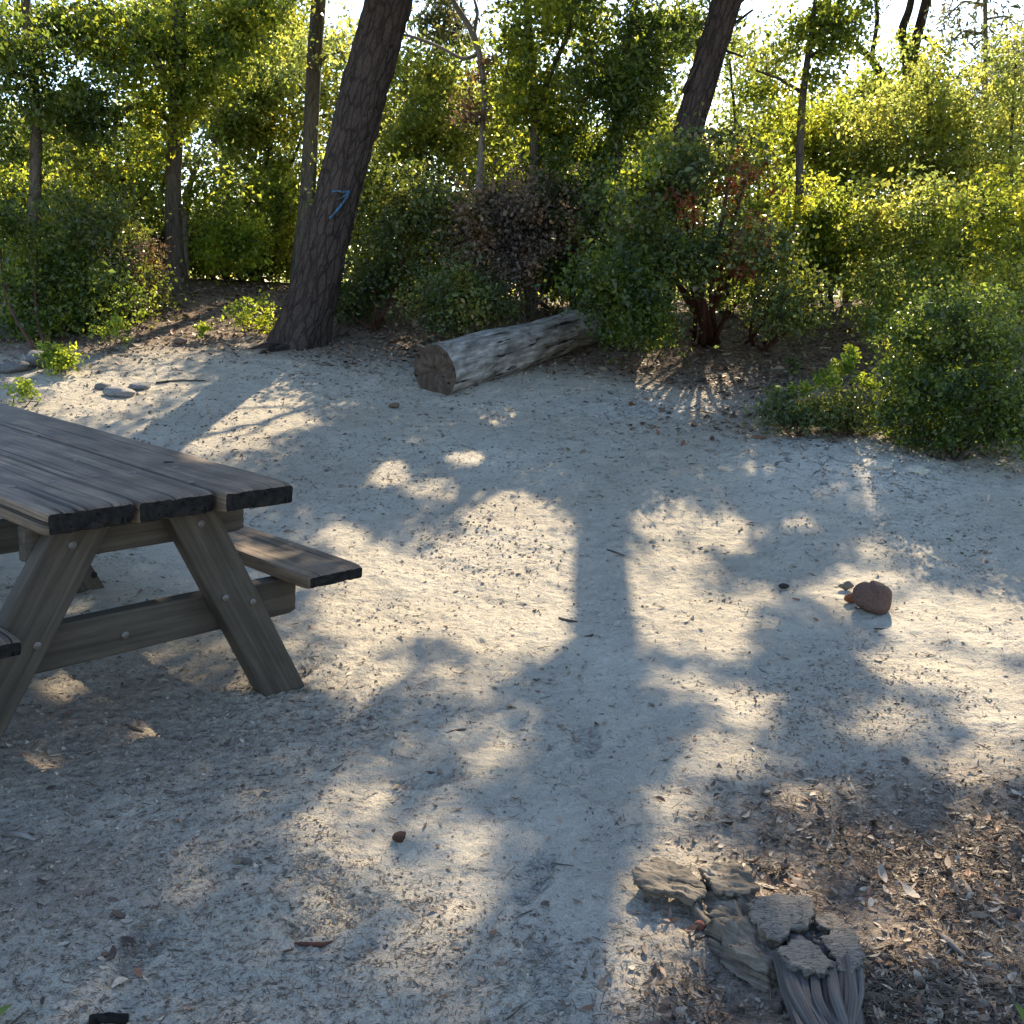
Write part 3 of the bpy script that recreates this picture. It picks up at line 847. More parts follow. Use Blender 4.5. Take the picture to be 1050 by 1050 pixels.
# pale wispy dead conifer at the right edge
st = stem_px([(1010, 190, 6), (1009, 110, 5), (1011, 50, 4), (1010, 0, 4), (1012, -60, 3)], 15.0); st[0][2] -= 1.5
tree('wispy_conifer', 'pale wispy bare conifer with drooping twigs near the right edge of the sky', 'dead tree', [st] + [stem_px([(1010, y, 2.5), (1010 + d * 22, y - 4, 2), (1010 + d * 42, y + 14, 1)], 15.0) for y, d in ((20, 1), (35, -1), (62, 1), (80, -1), (105, 1), (5, -1))],
     env_px([(1010, 45, 42, 55, 0, .7), (1040, 90, 24, 30, 0, .4)], 15.0), M_pale, B_dead, K=70, n=24, leaf=.10, aspect=.06, rcl=.15, twig=.004)
# right background, sunlit
ybush('tall sunlit tree in front of the forked trunk', 'tree', 925, 300, 12.6, [(925, 150, 52, 46), (905, 200, 50, 45), (955, 115, 34, 28), (885, 150, 34, 34)], K=90, n=105, leaf=.05)
ybush('washed-out yellow-green tree at the right edge under the pale conifer', 'tree', 1010, 300, 13.2, [(1010, 170, 48, 50), (1035, 130, 36, 36), (990, 215, 50, 45), (965, 165, 30, 35)], K=90, n=105, leaf=.05)
ybush('dark green bush with a rounded top between the sapling and the forked trunk', 'tree', 870, 280, 13.8, [(862, 150, 44, 36), (845, 185, 40, 40), (830, 140, 26, 18)], mat=M_oak, K=95, leaf=.052, name='rounded_tree')
ybush('pale blue-green conifer in the distance beyond the right shrubs', 'tree', 1040, 230, 19, [(1035, 105, 34, 26), (985, 125, 26, 20), (1048, 65, 20, 24)], mat=M_pale, K=60, n=100, leaf=.10, name='distant_conifer', aspect=.15, rcl=.28)
ybush('light green tree in the distance behind the sapling', 'tree', 790, 230, 18, [(775, 150, 34, 26), (745, 155, 26, 20), (820, 130, 20, 18)], mat=M_oak_y, K=50, n=90, leaf=.075, name='distant_tree', rcl=.25)
ybush('bright leafy tree filling the gap right of the dark bay crown', 'tree', 690, 250, 15.5, [(676, 150, 34, 30), (700, 190, 30, 26)], K=50, n=90, leaf=.065, name='distant_tree', rcl=.2)
ybush('feathery sunlit tree high behind the oak and slender trunk', 'tree', 225, 200, 18, [(230, 40, 60, 40), (170, 30, 40, 40), (290, 40, 36, 36)], K=110, n=80, leaf=.085, name='distant_tree', rcl=.26)

ybush('tall open tree with bright leaves between the leaning pine and the slender grey trunk', 'tree', 345, 240, 15.5, [(345, 60, 30, 50), (300, 60, 34, 40), (335, 130, 26, 40), (280, 110, 30, 40)], K=70, n=70, leaf=.07, name='background_tree', rcl=.2, w=6)
ybush('tall open tree whose top shows between the leaning pine and the snag', 'tree', 410, 240, 15.0, [(418, 70, 24, 34), (440, 95, 34, 30), (400, 120, 26, 40), (470, 120, 26, 30)], K=70, n=70, leaf=.065, name='background_tree', rcl=.2, w=6)
ybush('open leafy tree behind the right pine, showing left of the sapling', 'tree', 765, 240, 14.5, [(770, 110, 30, 34), (748, 60, 22, 26), (790, 60, 22, 26), (765, 160, 30, 24)], K=55, n=60, leaf=.055, name='background_tree', rcl=.17, w=6)
ybush('tall thin tree rising above the sunlit bushes at the right', 'tree', 960, 250, 12.4, [(962, 120, 22, 40), (950, 70, 16, 26), (975, 160, 26, 30)], K=45, n=60, leaf=.05, name='background_tree', rcl=.13, w=6)
ybush('slim loose tree standing in front of the pale conifer at the right edge', 'tree', 1030, 260, 11.8, [(1034, 120, 18, 46), (1020, 180, 28, 30), (1042, 60, 12, 26)], K=50, n=60, leaf=.048, name='background_tree', rcl=.12, w=6)
ybush('leafy top showing between the dark bay crown and the right pine', 'tree', 690, 200, 14.0, [(690, 40, 24, 34), (680, 95, 24, 34), (590, 20, 30, 20)], K=50, n=70, leaf=.06, name='background_tree', rcl=.17, w=6)

# unseen oaks added beside the clearing to carry shade-casting leaves
for nm, lab, px, Y in (('farL', 'unseen broad oak added beyond the left edge to shade the clearing', -8.4, 10.4), ('farR', 'unseen broad oak added beyond the right edge to shade the clearing', 8.6, 9.8)):
    gz = float(ground(px, Y))
    st = np.array([[px, Y, gz - .1, .22], [px + .1, Y, gz + 1.5, .17], [px * .98, Y + .1, gz + 3.4, .13], [px * .94, Y, gz + 5.5, .07]])
    plant('oak_tree', lab, 'oak tree', [st], [(np.array([px, Y, gz + 3.6]), np.array([2.0, 2.0, 1.4]))], M_oak, B_oak, K=50, n=110, leaf=.09, rcl=.3, extra=OWN[nm], extra_leaf=(.09, .62, 150, .36), nseg=14)

# ================================================================== SHRUBS
def shrub(lab, env, Y, px0, py0, mat, bark=B_red, stems=6, K=70, n=110, leaf=.04, aspect=.6, rcl=.12, depth=None, name='manzanita_shrub', cat='shrub', second=None, rad=.02, upb=.4, twig=.005, flat=.8):
    """many-stemmed shrub rooted near the photo point (px0, py0)"""
    b = at(px0, py0)
    if Y < 1: Y = b[1] + Y
    E_ = env_px(env, Y, depth)
    S = []
    for i in range(stems):
        c, r = E_[i % len(E_)]
        t = c + rand_dirs(1)[0] * r * .45
        s0 = b + np.array([rng.normal() * .07, rng.normal() * .07, 0]); s0[2] = ground(s0[0], s0[1]) - .03
        m = s0 * .5 + t * .5 + np.array([0, 0, -.05]) + rng.normal(size=3) * .09
        rr = rad * rng.uniform(.6, 1.1)
        S.append(np.array([[*s0, rr], [*m, rr * .75], [*t, rr * .35]]))
    return plant(name, lab, cat, S, E_, mat, bark, K=K, n=n, leaf=leaf, aspect=aspect, rcl=rcl, second=second, upb=upb, nseg=8, stations=16, twig=twig, flat=flat, filt=False)

# left dark mass
shrub('dark tangled shrub at the left edge above the pair of grey stones', [(45, 300, 55, 50), (20, 240, 40, 40), (95, 320, 45, 34), (60, 345, 50, 18)], 10.0, 50, 362, M_oak_d, K=140, n=115, leaf=.042, depth=.6)
shrub('dark twiggy shrub with dry brown leaves left of the oak foot', [(120, 270, 42, 40), (90, 235, 45, 35), (145, 305, 26, 26)], 10.9, 120, 338, M_manz, K=110, n=85, leaf=.04, depth=.6,
      second=('dry_leaves', M_dead, 'dry brown leaves', (env_px([(115, 290, 45, 34, -.1, .5), (150, 260, 25, 25, 0, .3)], 10.8), 50, 45, .04, .12)))
shrub('leafy green shrub behind the dark left shrubs', [(60, 215, 60, 30), (125, 215, 40, 26), (15, 200, 40, 34)], 11.8, 80, 300, M_oak, K=100, n=105, leaf=.048, depth=.6, bark=B_oak)
shrub('bright green low bush between the oak foot and the leaning pine', [(242, 245, 32, 26), (262, 265, 22, 14), (222, 262, 16, 18)], 13.0, 240, 288, M_manz_y, K=46, n=75, leaf=.05, depth=.5, bark=B_oak)
shrub('shaded bush behind the slender grey trunk', [(285, 215, 36, 34), (295, 250, 20, 22)], 13.9, 285, 283, M_oak, K=70, n=90, leaf=.05, depth=.6, bark=B_oak)
# behind the leaning pine
shrub('grey-green manzanita right behind the leaning pine', [(400, 235, 50, 50), (375, 290, 32, 36), (430, 215, 40, 36), (365, 320, 20, 22)], 10.9, 385, 340, M_manz, K=140, n=110, leaf=.042, depth=.6)
shrub('low bright green manzanita behind the sawn end of the log', [(470, 300, 36, 22), (455, 322, 34, 18), (492, 315, 26, 16)], 9.9, 468, 345, M_manz, K=70, n=100, leaf=.04, depth=.4)
shrub('half-dead brown shrub behind the middle of the log', [(520, 225, 46, 40), (545, 285, 48, 36), (490, 250, 36, 34), (580, 240, 30, 36)], 10.7, 540, 335, M_dead, K=150, n=85, leaf=.042, depth=.6, bark=B_dead,
      second=('green_leaves', M_manz, 'sparse grey-green live leaves', (env_px([(480, 225, 30, 30, 0, .3), (575, 200, 30, 26, 0, .3), (600, 245, 24, 40, 0, .3)], 10.6), 45, 60, .042, .12)))
shrub('dark green shrub behind the far end of the log', [(600, 215, 36, 40), (590, 275, 30, 30)], 11.2, 590, 325, M_oak_d, K=70, n=100, leaf=.045, depth=.6)
# the big manzanita and its skirts
shrub('big rounded manzanita with reddish stems hiding the foot of the right pine', [(700, 195, 55, 44), (745, 178, 42, 36), (660, 232, 42, 36), (775, 232, 42, 38), (715, 258, 46, 26), (690, 160, 26, 22)], 9.6, 728, 352, M_manz, K=120, n=95, leaf=.046, depth=.7, stems=16, rad=.034, twig=.008,
      second=('red_leaves', M_red, 'reddish new leaves', (env_px([(750, 190, 45, 35, 0, .4), (760, 255, 40, 30, -.2, .4), (725, 150, 20, 12, 0, .2), (700, 215, 30, 25, -.3, .3)], 9.5), 46, 26, .040, .10)))
shrub('dense low manzanita skirt overhanging the far end of the log', [(640, 310, 42, 32), (665, 275, 36, 30), (620, 285, 26, 22), (660, 335, 36, 14)], 9.1, 650, 352, M_oak_d, K=90, n=110, leaf=.042, depth=.45)
shrub('yellow-tipped branch bush on the left shoulder of the big manzanita', [(655, 185, 22, 18), (640, 205, 16, 14), (672, 170, 14, 10)], 9.5, 668, 345, M_manz_y, K=16, n=50, leaf=.042, depth=.25)
shrub('dark leafy manzanita at the right foot of the big manzanita', [(795, 305, 40, 26), (780, 272, 36, 26), (815, 322, 24, 12)], 9.4, 775, 350, M_manz, K=55, n=90, leaf=.04, depth=.45)
shrub('green shrub at the foot of the thin sapling', [(835, 235, 45, 40), (810, 270, 36, 28), (860, 265, 30, 26)], 11.0, 825, 312, M_oak, K=110, n=100, leaf=.046, depth=.6, bark=B_oak)
# right
shrub('sunny shrub with thin dark stem right of the bare litter slope', [(925, 265, 45, 40), (905, 230, 36, 30), (950, 225, 40, 36)], 10.2, 922, 312, M_oak_y, K=70, n=100, leaf=.044, depth=.6, bark=B_oak)
shrub('tall loose shrub against the right edge', [(1000, 250, 55, 45), (1035, 215, 36, 44), (985, 300, 45, 26), (1040, 290, 30, 40)], 9.6, 1005, 345, M_oak, K=85, n=95, leaf=.044, depth=.6, bark=B_oak)
shrub('airy light green shrub just behind the dark right foreground bush', [(930, 308, 45, 30), (970, 315, 50, 30), (915, 335, 30, 22), (1030, 310, 30, 36)], .15, 945, 395, M_oak_y, K=120, n=70, leaf=.034, depth=.4, bark=B_oak, rcl=.09)
shrub('dark dense small-leaved bush at right, beside the pale cracked clods', [(975, 400, 62, 50), (1012, 362, 45, 46), (945, 368, 38, 46), (930, 440, 34, 28), (1035, 425, 40, 44), (985, 455, 56, 20), (975, 330, 50, 22)], .12, 985, 470, M_oak_d, K=170, n=150, leaf=.029, aspect=.62, rcl=.085, depth=.42, stems=10, bark=B_oak, twig=.0035,
      second=('sun_tinted_leaves', M_oak_y, 'yellow-green leaves coloured as if sunlit', (env_px([(925, 350, 30, 22, .1, .2), (925, 430, 22, 20, -.2, .15), (975, 340, 40, 16, .2, .3)], 8.0), 46, 60, .024, .07)))  # sunlit part of the bush painted by a lighter leaf colour
shrub('low spreading manzanita with yellow tips left of the dark right bush', [(835, 425, 40, 20), (865, 440, 36, 14), (800, 424, 26, 10), (880, 420, 26, 22)], .1, 850, 448, M_manz, K=60, n=60, leaf=.036, aspect=.5, rcl=.075, depth=.28, stems=9, rad=.012, upb=.1,
      second=('yellow_tips', M_manz_y, 'bright yellow-green young leaves', (env_px([(870, 372, 20, 16, .1, .15), (845, 388, 22, 10, 0, .15), (820, 400, 16, 8, 0, .1), (890, 388, 14, 10, 0, .1)], at(850, 448)[1] + .15), 26, 34, .036, .055)))
shrub('short leafy sprig standing alone left of the low yellow-tipped manzanita', [(794, 405, 7, 7), (780, 424, 12, 6)], .05, 800, 436, M_manz, K=7, n=26, leaf=.034, rcl=.04, depth=.08, stems=2, rad=.006)
# small bright plants
def tuft(lab, px, py, rx, ry, n=900, leaf=.028, mat=M_manz_y):
    b = at(px, py + ry)
    return shrub(lab, [(px, py, rx, ry)], b[1], px, py + ry - 1, mat, K=max(8, int(n / 45)), n=42, leaf=leaf, aspect=.5, rcl=rx * scale_at(b[1]) * .32, depth=rx * scale_at(b[1]), stems=5, rad=.006, name='small_bush', cat='small bush', bark=B_oak, twig=.003)
tuft('round bright yellow-green tuft in front of the dark left shrub, right of the grey stones', 62, 372, 15, 12, n=1400, leaf=.034)
tuft('pale yellow-green tuft peeping over the far corner of the table top', 22, 409, 13, 8, n=600)
tuft('sparse yellow-green sprig with a few orange leaves left of the oak foot', 116, 346, 17, 12, n=520)
tuft('upright yellow-green bush on the left side of the leaning pine foot', 262, 328, 20, 17, n=900, leaf=.036)
tuft('tiny green sprig among litter on the slope left of the upright yellow bush', 205, 346, 6, 4, n=220)
tuft('small grey-green sprig right of the big manzanita on bare litter', 815, 381, 7, 8, n=260, mat=M_manz)
tuft('tiny green shoot beside the broken branch stub under the log', 505, 389, 5, 3, n=160)

# second row of bushes that closes the gaps behind the clearing
def backbush(lab, px, py, rx, ry, Y, mat, K=80, n=85, leaf=.06, name='thicket_shrub', second=None):
    rz = [(px, py, rx, ry), (px - rx * .55, py + ry * .45, rx * .6, ry * .6), (px + rx * .55, py + ry * .4, rx * .6, ry * .65), (px + rx * .1, py + ry * .8, rx * .8, ry * .45)]
    E_ = env_px(rz, Y, .7)
    x0 = atY(px, py, Y)[0]; g0 = float(ground(x0, Y))
    S = [np.array([[x0 + rng.normal() * .1, Y, g0 - .05, .03], [*(E_[i][0] * .5 + np.array([x0, Y, g0]) * .5), .02], [*E_[i][0], .01]]) for i in range(4)]
    return plant(name, lab, 'shrub', S, E_, mat, B_oak, K=K, n=n, leaf=leaf, rcl=.17, nseg=8, stations=16, filt=False, second=second)
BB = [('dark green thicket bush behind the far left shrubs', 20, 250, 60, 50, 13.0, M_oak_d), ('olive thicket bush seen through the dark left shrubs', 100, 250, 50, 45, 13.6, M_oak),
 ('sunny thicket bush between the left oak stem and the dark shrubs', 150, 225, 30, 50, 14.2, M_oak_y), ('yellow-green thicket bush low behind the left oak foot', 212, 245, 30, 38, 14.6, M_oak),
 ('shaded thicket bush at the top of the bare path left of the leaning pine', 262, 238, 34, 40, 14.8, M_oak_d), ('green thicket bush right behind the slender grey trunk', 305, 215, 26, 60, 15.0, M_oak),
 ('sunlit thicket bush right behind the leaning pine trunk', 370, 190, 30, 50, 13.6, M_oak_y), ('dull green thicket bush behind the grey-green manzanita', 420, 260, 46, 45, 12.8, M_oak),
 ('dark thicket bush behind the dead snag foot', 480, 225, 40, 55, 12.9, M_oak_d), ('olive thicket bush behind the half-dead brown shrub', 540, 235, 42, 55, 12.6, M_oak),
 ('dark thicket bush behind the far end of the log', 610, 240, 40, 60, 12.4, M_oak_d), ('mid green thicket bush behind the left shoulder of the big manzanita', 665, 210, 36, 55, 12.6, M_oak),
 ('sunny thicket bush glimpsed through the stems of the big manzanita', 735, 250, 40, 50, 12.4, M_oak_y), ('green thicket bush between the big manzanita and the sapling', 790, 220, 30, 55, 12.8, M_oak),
 ('shade-toned thicket bush just right of the sapling stem', 850, 230, 36, 45, 13.0, M_oak_d), ('dark thicket bush behind the sunny right shrub', 905, 255, 40, 36, 12.8, M_oak_d),
 ('olive thicket bush behind the tall loose right shrub', 970, 260, 46, 36, 12.6, M_oak_d), ('dull green thicket bush closing the right edge', 1040, 255, 42, 44, 12.4, M_oak_d)]  # right-hand bushes: shade put into a darker leaf colour for depth
for lab, px, py, rx, ry, Y, mt in BB:
    backbush(lab, px, py, rx, ry, Y, mt)

# far wood behind everything
def far_wood():
    Cn = []
    for i in range(330):
        x = rng.uniform(-24, 26); y = rng.uniform(17, 30) + abs(x) * .1
        h = rng.uniform(.3, 2.5) + 1.0 * fbm(np.array([x * .3, y * .3, 0]), 2, 71)
        Cn.append([x, y, float(ground(x, y)) + h])
    Cn = np.array(Cn)
    idx = np.repeat(np.arange(len(Cn)), 230)
    P = Cn[idx] + rand_dirs(len(idx)) * (rng.uniform(0, 1, len(idx)) ** .5)[:, None] * np.array([1.1, 1.1, .7])
    V, T = leaf_arrays(P, .13, .6, .4)
    o = leaf_obj('far_wood', V, T, M_oak_y, None)
    tag(o, 'sunlit low wood beyond the clearing', kind='stuff')
far_wood()

# ================================================================== PICNIC TABLE
T_R = np.array([[6.60513676e-01, -7.48570857e-01, 5.79944506e-02], [7.49830624e-01, 6.61629830e-01, 5.90956479e-05], [-3.84150957e-02, 4.34469816e-02, 9.98316904e-01]])
T_T = np.array([-1.08530213, 3.15317577, 0.06077777])
def tab_inv(px, py, v=None, z=None):
    d = T_R.T @ ray(px, py); o = T_R.T @ (np.array([0, 0, CAM_H]) - T_T)
    t = (v - o[1]) / d[1] if v is not None else (z - o[2]) / d[2]
    return o + t * d
W_top = wood_mat('weathered_table_wood', (0.058, 0.038, 0.025), (0.25, 0.18, 0.12), su=110, sv=2.0, bs=1.0, bd=0.008, stain=.7, rough=.6, spec=.3)
W_leg = wood_mat('aged_leg_wood', (0.038, 0.031, 0.024), (0.098, 0.080, 0.060), su=60, sv=2.0, bs=0.6, bd=0.004, stain=.45, crack=0.0)
W_end = wood_mat('dark_end_grain', (0.006, 0.006, 0.006), (0.030, 0.026, 0.023), su=50, sv=30, bs=0.9, bd=0.008, stain=.3, rough=.9, spec=.08)
M_bolt = plain_mat('galvanised_bolt', (0.15, 0.135, 0.12), 0.55, 0.4, scale=200)
M_hole = plain_mat('dark_knot', (0.012, 0.009, 0.007), 0.9, scale=100)

def plank(name, P0, P1, wv, tv, mat, parent, seed=0, endmat=None, nl=70, bev=0.008, rough=0.0014, groove=0.004, chip=0.006):
    """board from P0 to P1; wv / tv full width and thickness vectors; rounded arrises, grain grooves, worn ends"""
    P0, P1, wv, tv = [np.asarray(q, float) for q in (P0, P1, wv, tv)]
    W = np.linalg.norm(wv); Tk = np.linalg.norm(tv); wd = wv / W; td = tv / Tk
    pts = []
    def arc(cx, cy, a0):
        for k in range(4):
            a = a0 + (math.pi / 2) * k / 3; pts.append((cx + bev * math.cos(a), cy + bev * math.sin(a)))
    nw = max(6, int(W / 0.012)); nt = max(3, int(Tk / 0.02))
    hw, ht = W / 2 - bev, Tk / 2 - bev
    arc(hw, ht, 0)
    for k in range(1, nw): pts.append((hw - 2 * hw * k / nw, Tk / 2))
    arc(-hw, ht, math.pi / 2)
    for k in range(1, nt): pts.append((-W / 2, ht - 2 * ht * k / nt))
    arc(-hw, -ht, math.pi)
    for k in range(1, nw): pts.append((-hw + 2 * hw * k / nw, -Tk / 2))
    arc(hw, -ht, 1.5 * math.pi)
    for k in range(1, nt): pts.append((W / 2, -ht + 2 * ht * k / nt))
    S = np.array(pts); m = len(S)
    per = np.concatenate([[0], np.cumsum(np.linalg.norm(np.diff(np.concatenate([S, S[:1]]), axis=0), axis=1))])[:-1]
    L = np.linalg.norm(P1 - P0)
    t = np.linspace(0, 1, nl); t = t + 0.10 * np.sin(2 * math.pi * t) / (2 * math.pi) * -1
    nrm = S / (np.linalg.norm(S / np.array([W, Tk]), axis=1)[:, None] + 1e-6) ; 
    V = np.zeros((nl, m, 3))
    q = np.stack([per[None, :].repeat(nl, 0) * 70, (t * L)[:, None].repeat(m, 1) * 2.2], -1)
    g1 = fbm(q + seed * 13.1, 3, seed)
    g2 = vnoise(np.stack([q[..., 0] * .55, q[..., 1] * .35], -1) + 5 * seed, seed + 3)
    dd = rough * g1 - groove * np.maximum(0, g2 - .45)
    ed = np.minimum(t, 1 - t)[:, None] * L
    endw = np.exp(-ed / 0.016) * 0.008 * (0.9 + 0.1 * np.abs(vnoise(q * np.array([.35, 0]) + 3, seed + 7)))
    low = 0.0015 * vnoise(np.stack([q[..., 0] * 0 + seed, q[..., 1]], -1), seed + 5)
    sx = S[:, 0][None, :] * (1 - (endw + chip * 0) / (W / 2)) + np.sign(S[:, 0])[None, :] * dd * (np.abs(S[:, 0]) > hw)[None, :]
    sy = S[:, 1][None, :] * (1 - endw / (Tk / 2)) + np.sign(S[:, 1])[None, :] * dd * (np.abs(S[:, 1]) > ht)[None, :] + low
    jag = chip * .4 * vnoise(np.stack([per * 75, per * 0 + seed], -1), seed + 11)
    for i in range(nl):
        c = P0 + (P1 - P0) * t[i]
        ax = (P1 - P0) / L * (jag if i in (0, nl - 1) else 0 * jag)[:, None]
        V[i] = c + sx[i][:, None] * wd + sy[i][:, None] * td + ax
    mb = MB(); F = []
    for i in range(nl - 1):
        for j in range(m):
            k = (j + 1) % m
            F.append((i * m + j, (i + 1) * m + j, (i + 1) * m + k, i * m + k))
    UV = np.stack([per[None, :].repeat(nl, 0), (t * L)[:, None].repeat(m, 1) + seed * 3.7], -1)
    mb.add(V.reshape(-1, 3), F, UV.reshape(-1, 2))
    nside = len(F)
    # ends: inset rings with rough end grain
    for i, sgn in ((0, -1), (nl - 1, 1)):
        rings = [1.0, 0.8, 0.5, 0.2]
        c = V[i].mean(0); VV = []; UU = []
        for r_ in rings:
            X = c + (V[i] - c) * r_ + (P1 - P0) / L * (0.004 * vnoise(np.stack([per * 60 * r_, per * 0 + r_ * 9], -1), seed + 31))[:, None] * (r_ < 1)
            VV.append(X); UU.append(S * r_)
        VV = np.concatenate(VV + [c[None]]); UU = np.concatenate(UU + [[[0, 0]]])
        FF = []
        for a in range(3):
            for j in range(m):
                k = (j + 1) % m
                f = (a * m + j, a * m + k, (a + 1) * m + k, (a + 1) * m + j)
                FF.append(f if sgn < 0 else f[::-1])
        for j in range(m):
            k = (j + 1) % m; f = (3 * m + j, 3 * m + k, 4 * m); FF.append(f if sgn < 0 else f[::-1])
        mb.add(VV, FF, UU)
    o = mb.build(name, mat, parent)
    if endmat:
        o.data.materials.append(endmat)
        for p in o.data.polygons:
            if p.index >= nside: p.material_index = 1
    bm = bmesh.new(); bm.from_mesh(o.data); bmesh.ops.remove_doubles(bm, verts=bm.verts, dist=1e-6); bmesh.ops.recalc_face_normals(bm, faces=bm.faces); bm.to_mesh(o.data); bm.free()
    return o

def disc(name, P, nrm, r, h, mat, parent, dome=.3):
    nrm = np.asarray(nrm, float); nrm /= np.linalg.norm(nrm)
    a = np.cross(nrm, [0.3, 0.5, 0.8]); a /= np.linalg.norm(a); b = np.cross(nrm, a)
    mb = MB(); V = []; m = 14
    for rr, hh in ((1, -.3), (1, .6), (.85, 1), (.45, 1.0), (.4, 1 + dome * 2), (.2, 1 + dome * 2.4)):
        for k in range(m):
            t = 2 * math.pi * k / m; V.append(np.asarray(P) + (a * math.cos(t) + b * math.sin(t)) * r * rr + nrm * h * hh)
    F = [(i * m + j, i * m + (j + 1) % m, (i + 1) * m + (j + 1) % m, (i + 1) * m + j) for i in range(5) for j in range(m)]
    F.append(tuple(5 * m + j for j in range(m)))
    mb.add(np.array(V), F)
    return mb.build(name, mat, parent)

def picnic_table():
    root = empty('picnic_table', (0, 0, 0), 'weathered heavy-plank wooden picnic table with attached benches at the left edge', 'picnic table')
    from mathutils import Matrix
    M = Matrix([[*T_R[0], T_T[0]], [*T_R[1], T_T[1]], [*T_R[2], T_T[2]], [0, 0, 0, 1]])
    root.matrix_world = M
    LEN = 2.35; zt = .76; th = .075; w = .276; g = .008
    for i, (v0, dz) in enumerate(((.012, 0), (.02, -.001), (-.018, .001))):
        u = (i - 1) * (w + g)
        plank('tabletop_plank', (u, v0, zt - th / 2 + dz), (u, LEN - .01 * i, zt - th / 2 + dz), (w, 0, 0), (0, 0, th), W_top, root, seed=i + 1, endmat=W_end, nl=150, bev=.011, rough=.0022, groove=.009, chip=.009)
    zb = .407; tb = .055
    for s, sd in ((1, 5), (-1, 6)):
        plank('bench_plank', (s * (.761 - .128), 0.0 if s > 0 else .0, zb - tb / 2), (s * (.761 - .128), LEN - .02, zb - tb / 2), (.256, 0, 0), (0, 0, tb), W_top, root, seed=sd, endmat=W_end, nl=110, bev=.01, rough=.002, groove=.007, chip=.006)
    for fi, (va, vb, vc) in enumerate(((.125, .195, .26), (1.72, 1.65, 1.585))):
        vl = (va + vb) / 2; vbr = (vb + vc) / 2; tl = abs(vb - va); tbz = abs(vc - vb) - .003
        plank('leg', (.5215, vl, -.11), (.1115, vl, zt - th - .004), (.183, 0, 0), (0, tl, 0), W_leg, root, seed=10 + fi, nl=50)
        plank('leg', (-.735, vl, -.13), (-.2485, vl, zt - th - .004), (.186, 0, 0), (0, tl, 0), W_leg, root, seed=20 + fi, nl=50)
        plank('cross_brace', (-.74, vbr, .28), (.60, vbr, .275), (0, 0, .145), (0, tbz, 0), W_leg, root, seed=30 + fi, nl=50)
        plank('top_beam', (-.40, vbr, zt - th - .066), (.37, vbr, zt - th - .066), (0, 0, .122), (0, tbz, 0), W_leg, root, seed=40 + fi, nl=30)
    for px, py in ((231, 613), (259, 617), (206, 537), (38, 662), (74, 559)):
        P = tab_inv(px, py, v=.125); disc('bolt', (P[0], .124, P[2]), (0, -1, 0), .013, .004, M_bolt, root)
    P = tab_inv(128, 651, v=.195); disc('bolt', (P[0], .194, P[2]), (0, -1, 0), .013, .004, M_bolt, root)
    for px, py in ((76, 443), (212, 477.5), (137, 484.5), (78, 472), (53, 494), (99, 488), (12, 499), (180, 479), (36, 446), (250, 487), (196, 494)):
        P = tab_inv(px, py, z=zt); disc('bolt', (P[0], P[1], zt - .001), (0, 0, 1), .0125, .003, M_bolt, root, dome=.1)
    P = tab_inv(173, 474, z=zt); disc('knot_hole', (P[0], P[1], zt), (0, 0, 1), .021, .0012, M_hole, root, dome=.05)
    for px, py in ((246, 543), (297, 558)):
        P = tab_inv(px, py, z=zb); disc('bolt', (P[0], P[1], zb - .001), (0, 0, 1), .010, .0022, M_bolt, root, dome=.1)
    for u, z in ((.49, .10), (.53, .02)):
        disc('bolt', (u, 1.649, z), (0, -1, 0), .015, .004, M_hole, root)
picnic_table()

